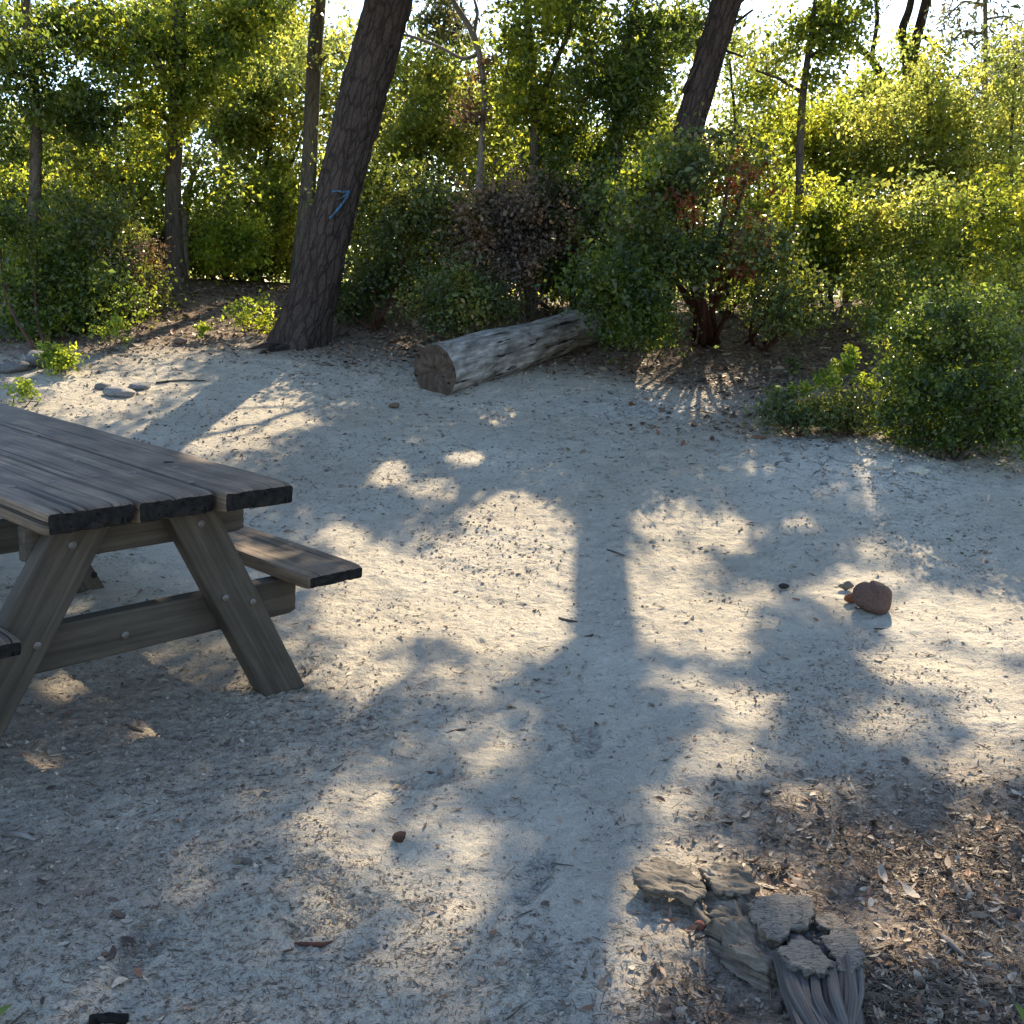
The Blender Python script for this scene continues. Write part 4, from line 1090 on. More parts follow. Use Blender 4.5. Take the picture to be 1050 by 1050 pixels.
# ================================================================== LOG
def fallen_log():
    W_log = wood_mat('weathered_log', (0.10, 0.085, 0.07), (0.55, 0.51, 0.46), su=38, sv=5.5, bs=1.0, bd=0.03, stain=.75, rough=.7)
    W_cut = wood_mat('old_sawn_end', (0.04, 0.028, 0.02), (0.125, 0.092, 0.068), su=14, sv=14, bs=.9, bd=.012, stain=.7)
    n = at(447, 408); f = at(608, 352)
    r0, r1 = .225, .175
    A = np.array([n[0] - .02, n[1] + .12, ground(n[0], n[1]) + r0 - .02]); B = np.array([f[0], f[1] + .1, ground(f[0], f[1]) + r1 - .01])
    B = A + (B - A) * 1.12
    root = empty('fallen_log', A - [0, 0, r0], 'weathered grey fallen log with a sawn end, lying below the shrubs', 'log')
    base = np.array(root.location)
    Q = resample(np.array([[*A, r0], [*(A * .75 + B * .25 + [0, 0, .005]), .212], [*(A * .5 + B * .5 + [0, 0, .0]), .195], [*(A * .2 + B * .8 + [0, 0, .01]), .19], [*B, r1]]), 130)
    def disp(th, L, RR):
        P = np.stack([np.cos(th) * 1.3, np.sin(th) * 1.3, L * 1.3], -1)
        d = .030 * fbm(P, 3, 51) + .014 * fbm(P * np.array([6, 6, 1.5]), 3, 52)
        d = d - .02 * np.maximum(0, vnoise(P * np.array([2.5, 2.5, 1.1]), 54) - .35)
        # lumps where limbs broke away, near the far end
        d = d + .045 * np.exp(-((L - 2.35) / .16) ** 2) * np.maximum(0, np.cos(th - 1.9)) ** 3
        return d
    mb = MB(); mb.tube(Q[:, :3] - base, Q[:, 3], 72, cap=False, disp=disp, uvr=.2)
    rim0 = mb.v[0][:72].copy(); rim1 = mb.v[0][-72:].copy()
    mb.build('log_trunk', W_log, root)
    ax = (B - A) / np.linalg.norm(B - A)
    for nm, rim, dr, mt in (('sawn_end', rim0, -1, W_cut), ('broken_end', rim1, 1, W_log)):
        c = rim.mean(0); V = []; UV = []; F = []
        e1 = rim[0] - c; e1 /= np.linalg.norm(e1); e2 = np.cross(ax, e1)
        rs = [1, .97, .9, .8, .7, .58, .46, .34, .22, .1]
        for ri, q in enumerate(rs):
            X = c + (rim - c) * q
            loc = np.stack([(X - c) @ e1, (X - c) @ e2], -1)
            ang = np.arctan2(loc[:, 1], loc[:, 0])
            h = .006 * fbm(loc * 30, 3, 61) - .03 * np.exp(-((np.mod(ang - 4.4 + 3.14, 6.283) - 3.14) / .05) ** 2) * q - .02 * np.exp(-((np.mod(ang - 1.2 + 3.14, 6.283) - 3.14) / .04) ** 2) * q - .03 * (q < .15)
            h = np.where(q < .99, h, 0)
            V.append(X + ax * dr * h[:, None]); UV.append(np.stack([ang * .35, np.full(72, q * .3)], -1))
        V.append(c[None] - ax * dr * .03); UV.append(np.array([[0, 0]]))
        for a in range(len(rs) - 1):
            for j in range(72):
                k = (j + 1) % 72; F.append((a * 72 + j, a * 72 + k, (a + 1) * 72 + k, (a + 1) * 72 + j))
        for j in range(72): F.append(((len(rs) - 1) * 72 + j, (len(rs) - 1) * 72 + (j + 1) % 72, len(rs) * 72))
        if dr > 0: F = [q[::-1] for q in F]
        mb = MB(); mb.add(np.concatenate(V), F, np.concatenate(UV)); mb.build(nm, mt, root)
    # stubs
    for pts, m in (([(600, 312, .06, 0), (604, 300, .05, 0), (606, 294, .035, 0)], W_log),):
        q = [atY(px, py, B[1] - .25 - dy) for px, py, r, dy in pts]
        mb = MB(); Qq = resample(np.array([[*(a - base), p[2]] for a, p in zip(q, pts)]), 12); mb.tube(Qq[:, :3], Qq[:, 3], 14, disp=bark_disp(.01, 3, 9, 5)); mb.build('branch_stub', m, root)
    b1 = at(472, 388, .03); b2 = at(489, 397, .0)
    Qq = resample(np.array([[*(b1 - base + [0, .1, .03]), .03], [*(b1 * .5 + b2 * .5 - base + [0, 0, .02]), .026], [*(b2 - base + [0, 0, .015]), .017]]), 10)
    mb = MB(); mb.tube(Qq[:, :3], Qq[:, 3], 12, disp=bark_disp(.004, 3, 9, 8)); mb.build('branch_stub', W_leg, root)
fallen_log()

# ================================================================== STUMP
def stump():
    W_st = wood_mat('rotten_grey_wood', (0.030, 0.022, 0.016), (0.27, 0.225, 0.17), su=110, sv=7, bs=1.0, bd=.012, stain=.5)
    W_fr = wood_mat('blue_grey_wood', (0.012, 0.010, 0.009), (0.20, 0.18, 0.165), su=120, sv=3, bs=1.0, bd=.012, stain=.35)
    # checked top: cracked end grain
    m, nt, nd, ln, p = new_mat('checked_end_grain')
    tc = N(nd, 'TexCoord'); mp = mapping(nd, ln, tc.outputs['Object'], (1.0, 2.2, 1.0))
    n0 = N(nd, 'TexNoise', Scale=20.0, Detail=3.0); ln.new(mp, n0.inputs['Vector'])
    dd = mixc(nd, ln, .22, mp, n0.outputs['Color'])
    v = N(nd, 'TexVoronoi', feature='DISTANCE_TO_EDGE', Scale=15.0); ln.new(dd, v.inputs['Vector'])
    nk = N(nd, 'TexNoise', Scale=22.0, Detail=2.0); ln.new(tc.outputs['Object'], nk.inputs['Vector'])
    ck = mixc(nd, ln, ramp(nd, ln, nk.outputs['Fac'], [(.48, 0.0), (.62, 1.0)]), ramp(nd, ln, v.outputs['Distance'], [(0.0, 0.0), (0.035, 1.0)]), (1, 1, 1))
    n1 = N(nd, 'TexNoise', Scale=60.0, Detail=8.0, Roughness=.7); ln.new(mapping(nd, ln, tc.outputs['Object'], (1.0, 4.0, 1.0)), n1.inputs['Vector'])
    c = ramp(nd, ln, n1.outputs['Fac'], [(.33, (.085, .068, .052)), (.62, (.25, .21, .165))])
    ln.new(mixc(nd, ln, ck, (.03, .025, .02), c), p.inputs['Base Color']); p.inputs['Roughness'].default_value = .9
    b0 = bump(nd, ln, n1.outputs['Fac'], .9, .008, None); bump(nd, ln, ck, 1.0, .006, p, b0)
    W_chk = m
    cb = at(790, 960)
    root = empty('tree_stump', (cb[0], cb[1], ground(cb[0], cb[1])), 'low rotten grey stump with cracked tops and lifted slabs among leaf litter', 'tree stump')
    base = np.array(root.location)
    def chunk(name, poly, h, mat, top=None, flare=.02, drop=None, seed=0, rag=.004, ridge=.006, tilt=(0, 0), thick=None, rnd=.004, nn=130, dome=0.0, grain=0.5):
        P = np.array([at(x, y, h) for x, y in poly])
        Pc = np.concatenate([P, P[:1]])
        L = np.concatenate([[0], np.cumsum(np.linalg.norm(np.diff(Pc, axis=0), axis=1))])
        t = np.linspace(0, L[-1], nn, endpoint=False)
        O = np.stack([np.interp(t, L, Pc[:, k]) for k in range(3)], -1)
        c = O.mean(0)
        d = O - c; dn = d / np.linalg.norm(d, axis=1)[:, None]
        rg = fbm(np.stack([t * 45, t * 0 + seed], -1), 4, seed)
        O = O + dn * (rag * 2.2 * rg)[:, None]
        rows = []
        ga, gb = math.cos(grain), math.sin(grain)
        def gr(X): return np.stack([-(X[:, 0] - c[0]) * gb + (X[:, 1] - c[1]) * ga, (X[:, 0] - c[0]) * ga + (X[:, 1] - c[1]) * gb], -1)
        for q in (.1, .2, .3, .4, .5, .6, .7, .78, .86, .92, .97, 1.0):
            X = c + (O - c) * q
            G2 = gr(X) * np.array([90, 9]) + .6 * fbm(X[:, :2] * 14, 2, seed + 8)[:, None]
            X[:, 2] = c[2] + h * .0 + (X[:, 0] - c[0]) * tilt[0] + (X[:, 1] - c[1]) * tilt[1] + rnd * fbm(X[:, :2] * 22, 3, seed + 2) + (0 if top is not None else ridge * .8) * (np.abs(fbm(G2, 3, seed + 4)) * -2.2 + .5) + dome * (1 - q * q) - (.004 if q == 1 else 0)
            rows.append(X)
        ntop = len(rows)
        zt_ = rows[-1][:, 2]
        zb = np.full(nn, ground(c[0], c[1]) - .02) if thick is None else zt_ - thick
        S = 12
        for k in range(1, S + 1):
            f = k / S
            X = O.copy()
            rd = ridge * np.abs(fbm(np.stack([t * 60 + .8 * f, t * 0 + f * .7], -1), 3, seed + 5)) * 2
            fl = flare * f ** 1.6 if thick is None else -flare * math.sin(f * 1.5)
            X = X + dn * (fl + rd - .003)[:, None]
            X[:, 2] = zt_ + (zb - zt_) * f
            rows.append(X)
        rows = np.array(rows); n = len(rows)
        V = np.concatenate([rows.reshape(-1, 3), c[None] * [1, 1, 0] + [[0, 0, rows[0][:, 2].mean()]]]) - base
        UV = np.stack([np.repeat(t[None], n, 0), np.repeat(np.arange(n)[:, None] * .012, nn, 1)], -1)
        for i_ in range(n): 
            if i_ < ntop or thick is not None or name == 'stump_body': UV[i_] = gr(rows[i_]) + (np.array([1, 0]) * (rows[i_][:, 2:3] - c[2]) if i_ >= ntop else 0)
        UV = np.concatenate([UV.reshape(-1, 2), [[0, 0]]])
        F = [(i * nn + j, (i + 1) * nn + j, (i + 1) * nn + (j + 1) % nn, i * nn + (j + 1) % nn) for i in range(n - 1) for j in range(nn)]
        F += [(n * nn, j, (j + 1) % nn) for j in range(nn)]
        if thick is not None: F.append(tuple((n - 1) * nn + j for j in range(nn)))
        mb = MB(); mb.add(V, F, UV); o = mb.build(name, mat, root)
        if top is not None:
            o.data.materials.append(top)
            for pp in o.data.polygons:
                if all(vi < ntop * nn - nn or vi == n * nn for vi in pp.vertices) or min(pp.vertices) < (ntop - 1) * nn - 0: pp.material_index = 1
        bm = bmesh.new(); bm.from_mesh(o.data); bmesh.ops.recalc_face_normals(bm, faces=bm.faces); bm.to_mesh(o.data); bm.free()
        return o
    chunk('stump_body', [(704, 900), (738, 903), (775, 915), (806, 935), (812, 985), (785, 1000), (757, 985), (735, 958), (712, 930)], .030, W_st, flare=.02, seed=3, ridge=.014, rnd=.030, dome=.012, grain=-0.75)
    chunk('stump_body', [(772, 932), (800, 925), (835, 940), (872, 958), (878, 985), (850, 996), (812, 990), (790, 965)], .034, W_fr, flare=.015, seed=4, ridge=.014, rnd=.02, grain=-.9)
    chunk('loose_slab', [(652, 889), (662, 882), (682, 882), (700, 890), (716, 900), (723, 911), (712, 919), (694, 912), (676, 914), (658, 910), (650, 898)], .055, W_st, thick=.022, flare=.012, seed=5, tilt=(-.05, .12), rnd=.018, grain=-.5, rag=.008)
    chunk('loose_slab', [(718, 890), (734, 886), (752, 890), (770, 898), (779, 908), (768, 916), (744, 916), (728, 908)], .062, W_st, thick=.024, flare=.010, seed=6, tilt=(.05, .15), rnd=.016, grain=-.35, rag=.007)
    chunk('cracked_top', [(766, 924), (782, 918), (806, 917), (832, 921), (835, 938), (826, 948), (812, 950), (800, 964), (787, 958), (776, 945), (768, 936)], .066, W_st, top=W_chk, thick=.04, flare=.012, seed=7, tilt=(.0, .06), ridge=.012, rag=.005)
    chunk('cracked_top', [(796, 978), (810, 965), (828, 962), (842, 970), (852, 985), (846, 996), (826, 993), (808, 987)], .072, W_fr, top=W_chk, thick=.035, flare=.012, seed=8, tilt=(-.05, .03), ridge=.014, rag=.005)
    chunk('cracked_top', [(843, 960), (858, 952), (873, 957), (884, 970), (886, 986), (872, 996), (858, 992), (855, 976)], .060, W_fr, top=W_chk, thick=.035, flare=.010, seed=9, tilt=(.05, .03), ridge=.014, rag=.006)
    chunk('cracked_top', [(836, 936), (850, 936), (866, 944), (868, 953), (852, 951), (838, 948)], .055, W_st, top=W_chk, thick=.03, flare=.010, seed=10, ridge=.01, rag=.005)
    # fluted root wood flowing down to the front
    for k in range(15):
        f = k / 14
        a = at(797 + 84 * f, 980 + 10 * math.sin(f * 3.1), .048)
        b = at(808 + 74 * f + rng.normal() * 3, 1018 + 8 * math.sin(f * 3), .028 + .016 * math.sin(k * 2.3))
        c = at(828 + 54 * f + rng.normal() * 4, 1056, .012)
        d = at(845 + 42 * f, 1092, -.03)
        r = .0105 + .004 * math.sin(k * 1.7)
        Q = resample(np.array([[*a, r], [*b, r * 1.05], [*c, r * .95], [*d, r * .8]]), 34)
        mb = MB(); mb.tube(Q[:, :3] - base, Q[:, 3], 20, disp=bark_disp(.0045, 4, 7, 70 + k)); mb.build('root_flute', W_fr, root)
stump()

# ================================================================== STONES AND SMALL THINGS
def stone(name, lab, cat, px, py, w, h, dep, col, seed, box=2.0, cleft=0.0, sub=4, sink=.2, var=.35, rot=0.0, amp=.12, rough=.85, group=None):
    b = at(px, py)
    s = scale_at(b[1])
    bm = bmesh.new(); bmesh.ops.create_icosphere(bm, subdivisions=sub, radius=1)
    V = np.array([v.co for v in bm.verts])
    bx = (np.abs(V) ** box).sum(1) ** (-1 / box)
    d = bx * (1 + amp * 1.6 * fbm(V * 1.1, 2, seed) + amp * .5 * fbm(V * 3.5, 3, seed + 1))
    # flattened facets
    for k in range(7):
        nv = np.array([math.sin(k * 2.1 + seed), math.cos(k * 1.7 + seed * 2), math.sin(k * .9 + 1)]); nv /= np.linalg.norm(nv)
        q = (V * d[:, None]) @ nv; d = np.where(q > .82, d * (.82 + (q - .82) * .3) / np.maximum(q, 1e-3), d)
    if cleft:
        dd = np.exp(-((V[:, 0] + .15 + .2 * (V[:, 2] - .6)) / .10) ** 2) * np.clip(V[:, 2] + .1, 0, 1) * np.clip(.75 - V[:, 1] * .6, 0, 1)
        d = d - cleft * dd * 1.0
    V = V * d[:, None] * np.array([w * s / 2, dep, h * s / 2])
    c, sn = math.cos(rot), math.sin(rot)
    V = np.stack([V[:, 0] * c - V[:, 1] * sn, V[:, 0] * sn + V[:, 1] * c, V[:, 2]], -1)
    V[:, 2] += h * s / 2 * (1 - sink)
    for v, p in zip(bm.verts, V): v.co = p
    me = bpy.data.meshes.new(name); bm.to_mesh(me); bm.free()
    me.polygons.foreach_set('use_smooth', [True] * len(me.polygons))
    me.materials.append(plain_mat(name + '_stone', col, rough, var=var, scale=16 / max(.03, w * s), bs=.8, bd=.01))
    o = link(bpy.data.objects.new(name, me)); o.location = (b[0], b[1] + dep * .8, float(ground(b[0], b[1] + dep * .8)))
    return tag(o, lab, cat, group)
stone('rock', 'rounded reddish-brown rock with a cleft, alone on the right of the clearing', 'rock', 897, 631, 37, 36, .07, (.105, .062, .048), 6, cleft=.18, sink=.16, amp=.035, box=3.3)
stone('rock_chip', 'small orange-red chip of rock touching the left side of the cleft rock', 'rock', 874, 619, 16, 12, .022, (.24, .09, .045), 8, sub=3)
stone('pine_cone_scrap', 'grey crumpled scrap on the ground up-left of the cleft rock', 'debris', 868, 605, 12, 9, .015, (.16, .14, .11), 12, sub=3, amp=.5)
stone('dark_pebble', 'small black pebble left of the cleft rock', 'pebble', 804, 604, 12, 6, .015, (.03, .025, .025), 15, sub=3)
stone('grey_stone', 'dark blue-grey boulder under the left tuft, larger of the pair', 'stone', 38, 379, 22, 18, .12, (.13, .13, .14), 21, box=2.6, amp=.22)
stone('grey_stone', 'low grey stone at the far left edge beside the larger boulder', 'stone', 10, 384, 30, 12, .12, (.11, .11, .11), 22, box=2.6, amp=.22)
stone('flat_stone', 'flat pale grey stone half buried beyond the table top', 'stone', 118, 408, 30, 11, .10, (.20, .19, .18), 25, box=2.6, amp=.22, sink=.5)
stone('flat_stone', 'dark grey stone just right of the flat pale stone', 'stone', 141, 401, 20, 9, .07, (.16, .16, .16), 27, box=2.6, amp=.22, sink=.4)
stone('flat_stone', 'small dark stone just left of the flat pale stone', 'stone', 104, 400, 15, 7, .05, (.14, .13, .12), 28, box=2.6, amp=.22, sink=.3)
stone('brown_stone', 'brown stone in the litter below the left oak', 'stone', 184, 354, 14, 8, .05, (.15, .10, .07), 31, sub=3)
stone('brown_stone', 'small brown stone left of the foot of the log', 'stone', 404, 419, 12, 6, .03, (.13, .09, .06), 33, sub=3)
stone('bark_lump', 'dark reddish broken bark lump in the middle foreground dust', 'bark', 409, 866, 18, 13, .018, (.08, .038, .025), 35, sub=3, amp=.35, sink=.1)
stone('acorn', 'grey-brown acorn in the foreground dust, left of the bark lump', 'acorn', 253, 889, 11, 10, .012, (.13, .11, .10), 38, sub=3)
stone('seed_husk', 'small tan husk touching the acorn left of the bark lump', 'husk', 243, 888, 10, 9, .01, (.22, .17, .12), 39, sub=3, amp=.3)
stone('pebble', 'half-buried grey pebble near the bottom left corner', 'pebble', 48, 953, 15, 8, .014, (.24, .20, .17), 41, sub=3)
stone('clod', 'brown clod in the dust left of the curled leaf', 'clod', 107, 985, 11, 9, .010, (.18, .11, .07), 43, sub=3, amp=.3)
stone('acorn', 'reddish acorn among orange leaves left of the stump', 'acorn', 718, 956, 12, 13, .012, (.22, .085, .06), 44, sub=3, amp=.05)
stone('pebble', 'dark round pebble in the hollow at the front of the stump', 'pebble', 799, 1040, 15, 12, .016, (.10, .085, .07), 46, sub=3)
stone('pale_clod', 'pale clod of dry soil on the cracked patch by the right bush', 'clod', 905, 482, 30, 12, .10, (.42, .38, .31), 48, sink=1.1, amp=.3, box=2.6)
stone('pale_clod', 'smaller pale clod right of the other on the cracked patch', 'clod', 943, 486, 28, 10, .08, (.42, .38, .31), 49, sink=1.1, amp=.3, box=2.6)

def stick(name, lab, cat, pts, mat, seed=0, disp=.15, lift=.4, nseg=8):
    """pts: (px, py, width px[, lift m])"""
    Q = []
    for p in pts:
        P = at(p[0], p[1]); w = p[2] * scale_at(P[1]) / 2
        Q.append([P[0], P[1], P[2] + w * lift + (p[3] if len(p) > 3 else 0), w])
    Q = resample(np.array(Q), 22); b = Q[0, :3].copy()
    mb = MB(); mb.tube(Q[:, :3] - b, Q[:, 3], nseg, disp=bark_disp(Q[:, 3].max() * disp, 2, 40, 90 + seed))
    o = mb.build(name, mat); o.location = b
    return tag(o, lab, cat)
stick('stick', 'curved grey stick lying at the left edge below the table', 'stick', [(-30, 850, 7), (0, 855, 7), (22, 857, 6), (38, 862, 4)], B_dead, 1)
stick('stick', 'dark brown pointed stick in the foreground centre-left', 'stick', [(302, 967, 2), (312, 969, 5), (330, 970, 6), (341, 965, 1.5)], B_red, 2)
stick('stick', 'charred black piece of wood at the bottom edge of the dust', 'stick', [(92, 1049, 11), (110, 1047, 12), (131, 1048, 11)], W_end, 3, lift=.7)
stick('stick', 'long thin straight stick lying beyond the table below the pine shadow', 'stick', [(160, 393, 2.5), (185, 391, 3), (210, 391, 2)], B_oak, 4)
stick('stick', 'thin twig lying across the middle of the long trunk shadow', 'stick', [(617, 562, 1.5), (628, 566, 2.4), (640, 570, 1.6)], B_oak, 5)
stick('stick', 'short dark twig below the cleft rock', 'stick', [(896, 645, 2), (908, 646, 3), (922, 646, 1.5)], B_oak, 6)
stick('stick', 'brown stick crossing the leaf litter right of the stump', 'stick', [(895, 1014, 4), (925, 1014, 5), (955, 1004, 5), (985, 995, 3)], B_oak, 7, lift=1.2)
stick('stick', 'pale thin stick slanting through the litter at the right edge', 'stick', [(1012, 940, 3), (1024, 950, 4.5), (1036, 962, 3)], B_dead, 8, lift=1.2)
stick('stick', 'pale broken stick lying on litter right of the stump', 'stick', [(958, 955, 4), (972, 968, 8), (990, 984, 5)], B_dead, 9, lift=1.0)
stick('stick', 'short stick near the near lit patch under the table', 'stick', [(129, 744, 3), (140, 750, 6), (147, 752, 3)], B_oak, 10)
stick('stick', 'thin dark twig just left of the long trunk shadow', 'stick', [(458, 752, 2), (470, 749, 3), (478, 748, 2)], B_oak, 11)
stick('stick', 'dark twig at the left of the trunk shadow near the small pebbles', 'stick', [(573, 634, 2), (583, 637, 3), (592, 638, 2)], B_oak, 12)

# white marker post at the left edge
def post():
    b = at(-2, 352); Y = b[1]
    s = scale_at(Y)
    p0 = atY(-6, 352, Y)
    o = plank('marker_post', (0, 0, -.05), (0, 0, 36 * s), (.085, 0, 0), (0, .085, 0), plain_mat('white_post_paint', (.62, .60, .57), .6, var=.1), None, seed=60, nl=20)
    o.location = (p0[0], Y, float(ground(p0[0], Y)))
    tag(o, 'pale square marker post cut by the left edge, in front of the dark shrub', 'post')
post()

# leafy shoots poking in at the two bottom corners
def shoot(lab, px, py, dirs, size):
    b = at(px, py)
    mb = MB(); V = []; T = []; off = 0
    root = empty('leafy_shoot', b, lab, 'plant')
    st = MB()
    for k, (dx, dy, dz, sc) in enumerate(dirs):
        d = np.array([dx, dy, dz], float); L = np.linalg.norm(d); d /= L
        wv = np.cross(d, [0, 0, 1.0]); wv /= np.linalg.norm(wv); nr = np.cross(wv, d)
        nL, nW = 14, 7
        p0 = d * L * .35
        st.tube(np.array([[0, 0, -.01], p0 * .5 + [0, 0, .004], p0 + d * .01]), np.array([.002, .0017, .0012]), 6)
        G = []
        for i in range(nL):
            t = i / (nL - 1)
            w = size * sc * .27 * (math.sin(math.pi * min(1, t ** .8 * .98 + .01))) ** .8
            for j in range(nW):
                s = j / (nW - 1) * 2 - 1
                G.append(p0 + d * size * sc * t + wv * w * s + nr * (abs(s) * w * .35 - size * sc * .18 * t * t))
        i0 = np.arange(nL - 1)[:, None] * nW + np.arange(nW - 1)[None]; i0 = i0.ravel()
        T.append(np.concatenate([np.stack([i0, i0 + 1, i0 + nW + 1], -1), np.stack([i0, i0 + nW + 1, i0 + nW], -1)]) + off)
        V.append(np.array(G)); off += len(G)
    st.build('stem', B_oak, root)
    np_mesh('leaves', np.concatenate(V), np.concatenate(T), M_manz_y, root, smooth=True)
shoot('bright green leafy shoot poking in at the bottom left corner', -18, 1062, [(.04, .02, .05, 1.0), (.05, -.02, .02, .9), (.01, .05, .06, .8), (-.04, .01, .05, 1)], .055)
shoot('single bright green leafy shoot at the bottom right corner', 1058, 1062, [(-.02, .02, .05, 1.0), (.03, .02, .05, .9), (-.035, -.01, .03, .8)], .05)

# ================================================================== LITTER (uncountable)
def big_leaves(P, size, tilt=.35, asp=.45):
    """curled dead leaves, 5 x 3 points each"""
    n = len(P)
    a = rng.uniform(0, 2 * math.pi, n)
    d = np.stack([np.cos(a), np.sin(a), rng.normal(size=n) * tilt], -1); d /= np.linalg.norm(d, axis=1)[:, None]
    up = np.stack([rng.normal(size=n) * tilt, rng.normal(size=n) * tilt, np.ones(n)], -1)
    w = np.cross(up, d); w /= np.linalg.norm(w, axis=1)[:, None]; nn = np.cross(d, w)
    s = size * np.clip(np.exp(rng.normal(size=n) * .42), .35, 2.6); asp = asp * rng.uniform(.6, 1.3, n)
    curl = rng.uniform(-.25, .45, n); cup = rng.uniform(-.2, .6, n)
    G = []
    for t in (0, .25, .5, .78, 1.0):
        wd = math.sin(math.pi * min(.99, max(.02, t * .92 + .04))) ** .8
        for q in (-1, 0, 1):
            G.append(P + d * (s * (t - .5))[:, None] + w * (s * asp * .5 * wd * q)[:, None] + nn * (s * (curl * (t - .5) ** 2 * 2 + cup * asp * .5 * abs(q) * wd))[:, None])
    V = np.stack(G, 1).reshape(-1, 3)
    k = np.arange(n)[:, None] * 15
    T = []
    for i in range(4):
        for j in range(2):
            b = i * 3 + j; T += [[b, b + 1, b + 4], [b, b + 4, b + 3]]
    T = (np.array(T)[None] + k[:, :, None]).reshape(-1, 3)
    return V, T
def needles(P, size, r, tilt=.12):
    n = len(P)
    a = rng.uniform(0, 2 * math.pi, n)
    d = np.stack([np.cos(a), np.sin(a), rng.normal(size=n) * tilt], -1)
    s = size * rng.uniform(.35, 1.5, n); r = r * rng.uniform(.5, 1.5, n)
    w = np.stack([-d[:, 1], d[:, 0], 0 * a], -1)
    bend = rng.normal(size=n) * .05
    G = []
    for t, rr in ((-.5, .8), (0, 1), (.5, .5)):
        c = P + d * (s * t)[:, None] + w * (s * bend * (t * t * 4 - 1))[:, None]
        for kx, kz in ((-1, -.3), (1, -.3), (0, 1.2)):
            G.append(c + w * (r * rr * kx)[:, None] + np.array([0, 0, 1.0]) * (r * rr * kz)[:, None])
    V = np.stack(G, 1).reshape(-1, 3)
    T = []
    for i in range(2):
        for j in range(3):
            a_, b_ = i * 3 + j, i * 3 + (j + 1) % 3; T += [[a_, b_, b_ + 3], [a_, b_ + 3, a_ + 3]]
    T = (np.array(T)[None] + (np.arange(n)[:, None] * 9)[:, :, None]).reshape(-1, 3)
    return V, T
def scatter(n, x0, x1, y0, y1, dens, fov=True):
    """n random ground points, density by function, nearer ground favoured"""
    out = []
    tot = 0
    while tot < n:
        m = n * 3
        y = y0 * (y1 / y0) ** rng.uniform(size=m); x = rng.uniform(-1, 1, m) * (.62 * y + .3)
        x = np.where(rng.uniform(size=m) < .02, rng.uniform(x0, x1, m), x)
        k = rng.uniform(size=m) < dens(x, y)
        P = np.stack([x[k], y[k]], -1); out.append(P); tot += len(P)
    P = np.concatenate(out)[:n]
    return P
def gz(P, lift=0.004):
    x, y = P[:, 0], P[:, 1]
    P2 = P
    z = ground(x, y) + micro(P2)
    return np.stack([x, y, z + lift], -1)
lit_cols = [(.04, .025, .018), (.08, .055, .04), (.15, .10, .07), (.22, .155, .105), (.13, .10, .08), (.31, .24, .17), (.25, .21, .17), (.46, .38, .28), (.22, .10, .05), (.10, .07, .05)]
M_lit = litter_mat('dead_leaves', lit_cols, .65)
M_lit2 = litter_mat('litter_crumbs', [(.09, .07, .055), (.20, .155, .12), (.32, .26, .20), (.44, .38, .30)], .85)
M_twig = litter_mat('needle_litter', [(.05, .038, .03), (.11, .08, .06), (.20, .15, .10), (.36, .28, .19)], .75)

def dens_corner(x, y): return np.clip(sstep(0.30, 0.85, x + 0.30 * (2.5 - y)) * (1 - sstep(2.3, 3.1, y - 0.12 * x)) * (.62 + 1.1 * fbm(np.stack([x, y], -1) * 3.5, 3, 91)), 0, 1)
def patch(x, y, s, lo, hi, seed): return sstep(lo, hi, fbm(np.stack([x, y], -1) * s, 3, seed))

P = scatter(8500, .2, 2.6, 1.3, 3.3, dens_corner)
V, T = big_leaves(gz(P, .008), .023, .5, .36); o = np_mesh('leaf_drift', V, T, M_lit, None, smooth=True); tag(o, 'drift of curled tan and brown dead leaves around the stump', kind='stuff')
# back and under-shrub litter, edge sprinkle
def dens_back(x, y): return litter_amount(x, y) * (y > 3.2)
P = scatter(22000, -6, 7, 4.2, 14.5, dens_back)
V, T = big_leaves(gz(P, .008), .045); o = np_mesh('leaf_carpet', V, T, M_lit, None); tag(o, 'brown leaf carpet under the shrubs', kind='stuff')
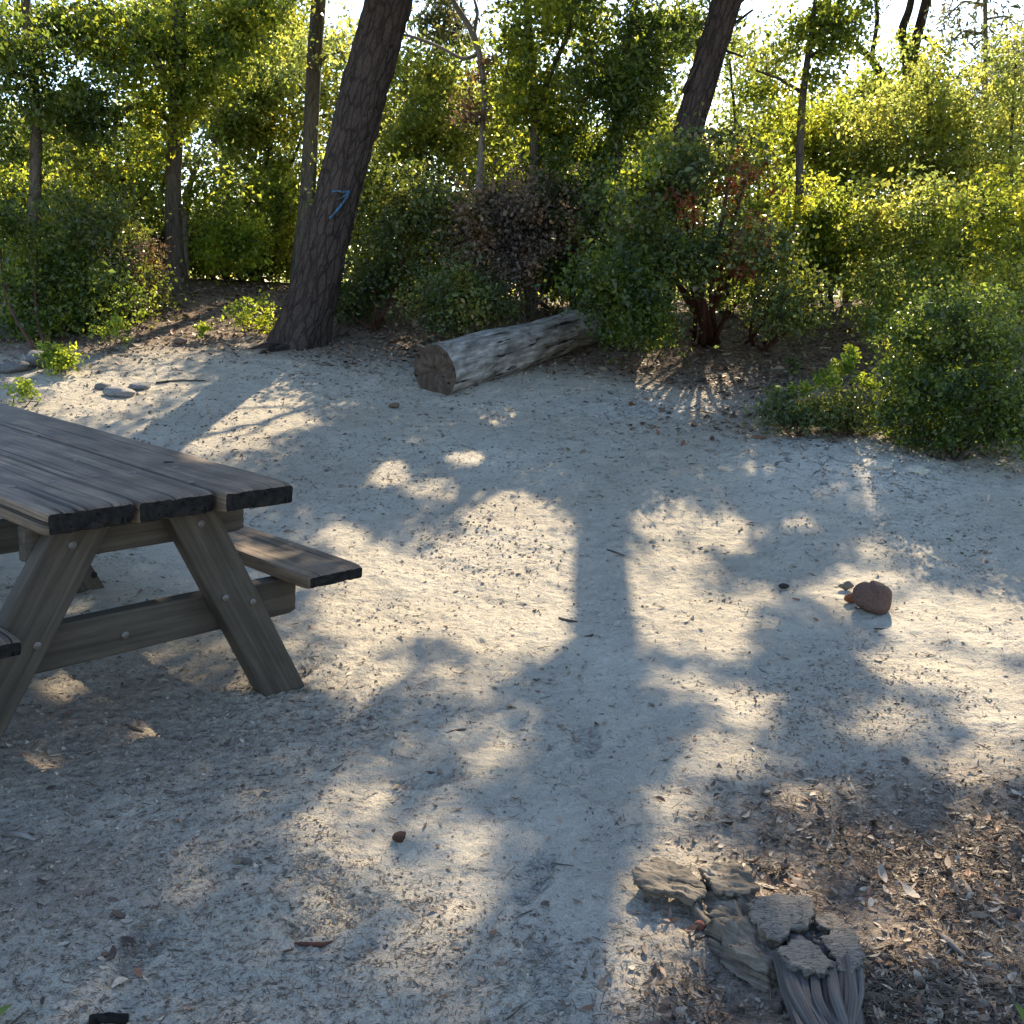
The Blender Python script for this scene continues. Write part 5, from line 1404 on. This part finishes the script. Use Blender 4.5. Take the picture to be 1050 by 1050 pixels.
# loose leaves over the whole clearing
def dens_open(x, y): return .12 + .88 * litter_amount(x, y) * .6 + .5 * patch(x, y, 1.1, .05, .35, 92)
P = scatter(3000, -3, 3, 1.4, 9, dens_open)
V, T = big_leaves(gz(P, .004), .020, .2); o = np_mesh('loose_leaves', V, T, M_lit, None, smooth=True); tag(o, 'stray dead leaves scattered over the dust', kind='stuff')
def dens_crumb(x, y): return np.clip(.08 + .35 * sstep(4.5, 7.5, y) + 1.1 * patch(x, y, 1.3, .02, .30, 93) + .8 * litter_amount(x, y) + .4 * patch(x, y, 6, .0, .3, 94), 0, 1)
P = scatter(42000, -3, 4, 1.4, 10.0, dens_crumb)
sz = (.0045 + .0024 * P[:, 1]) * rng.uniform(.5, 1.6, len(P))
V, T = leaf_arrays(gz(P, .001), 1.0, .6, 6.0, fold=.1)
C_ = np.repeat(gz(P, .001), 4, 0); V = C_ + (V - C_) * np.repeat(sz, 4)[:, None]
o = np_mesh('bark_crumbs', V, T, M_lit2, None); tag(o, 'dark crumbs of bark trodden into the dust', kind='stuff')
P = scatter(26000, -3, 4, 1.4, 8.5, dens_crumb)
V, T = needles(gz(P, .003), .019, .0008); 
# thicker with distance is avoided: real size kept
o = np_mesh('needle_litter', V, T, M_twig, None); tag(o, 'pine needles and tiny twigs strewn over the dust', kind='stuff')
P = scatter(700, .2, 2.6, 1.3, 3.2, dens_corner)
V, T = big_leaves(gz(P, .014), .029, .45, .38); o = np_mesh('large_dead_leaves', V, T, M_lit, None, smooth=True); tag(o, 'larger curled dead leaves on top of the drift', kind='stuff')
P = scatter(13000, .2, 2.6, 1.3, 3.2, dens_corner)
V, T = needles(gz(P, .010), .034, .0011, .25); o = np_mesh('needle_drift', V, T, M_twig, None); tag(o, 'pale needles and slivers mixed into the leaf drift', kind='stuff')
P = scatter(650, -3, 4, 1.4, 9, dens_open)
V, T = needles(gz(P, .004), .055, .0018); o = np_mesh('twig_litter', V, T, M_twig, None); tag(o, 'small broken twigs scattered over the ground', kind='stuff')

# ------------------------------------------------------------------ groups of repeats
GR = {'thicket_shrub': 'bushes of the thicket behind the clearing', 'manzanita_shrub': 'shrubs round the clearing', 'small_bush': 'small bright bushes on the ground',
      'stick': 'sticks lying on the ground', 'oak_tree': 'oak trees round the clearing', 'sunlit_tree': 'sunlit trees behind the clearing', 'distant_tree': 'trees in the distance',
      'pine_tree': 'large pines of the clearing', 'flat_stone': 'stones beyond the table', 'grey_stone': 'grey stones at the left edge', 'pale_clod': 'pale clods on the cracked patch', 'leafy_shoot': 'leafy shoots at the near corners'}
for o in list(scene.objects):
    if o.parent is None and o.get('category'):
        g = GR.get(o.name.split('.')[0])
        if g: o['group'] = g
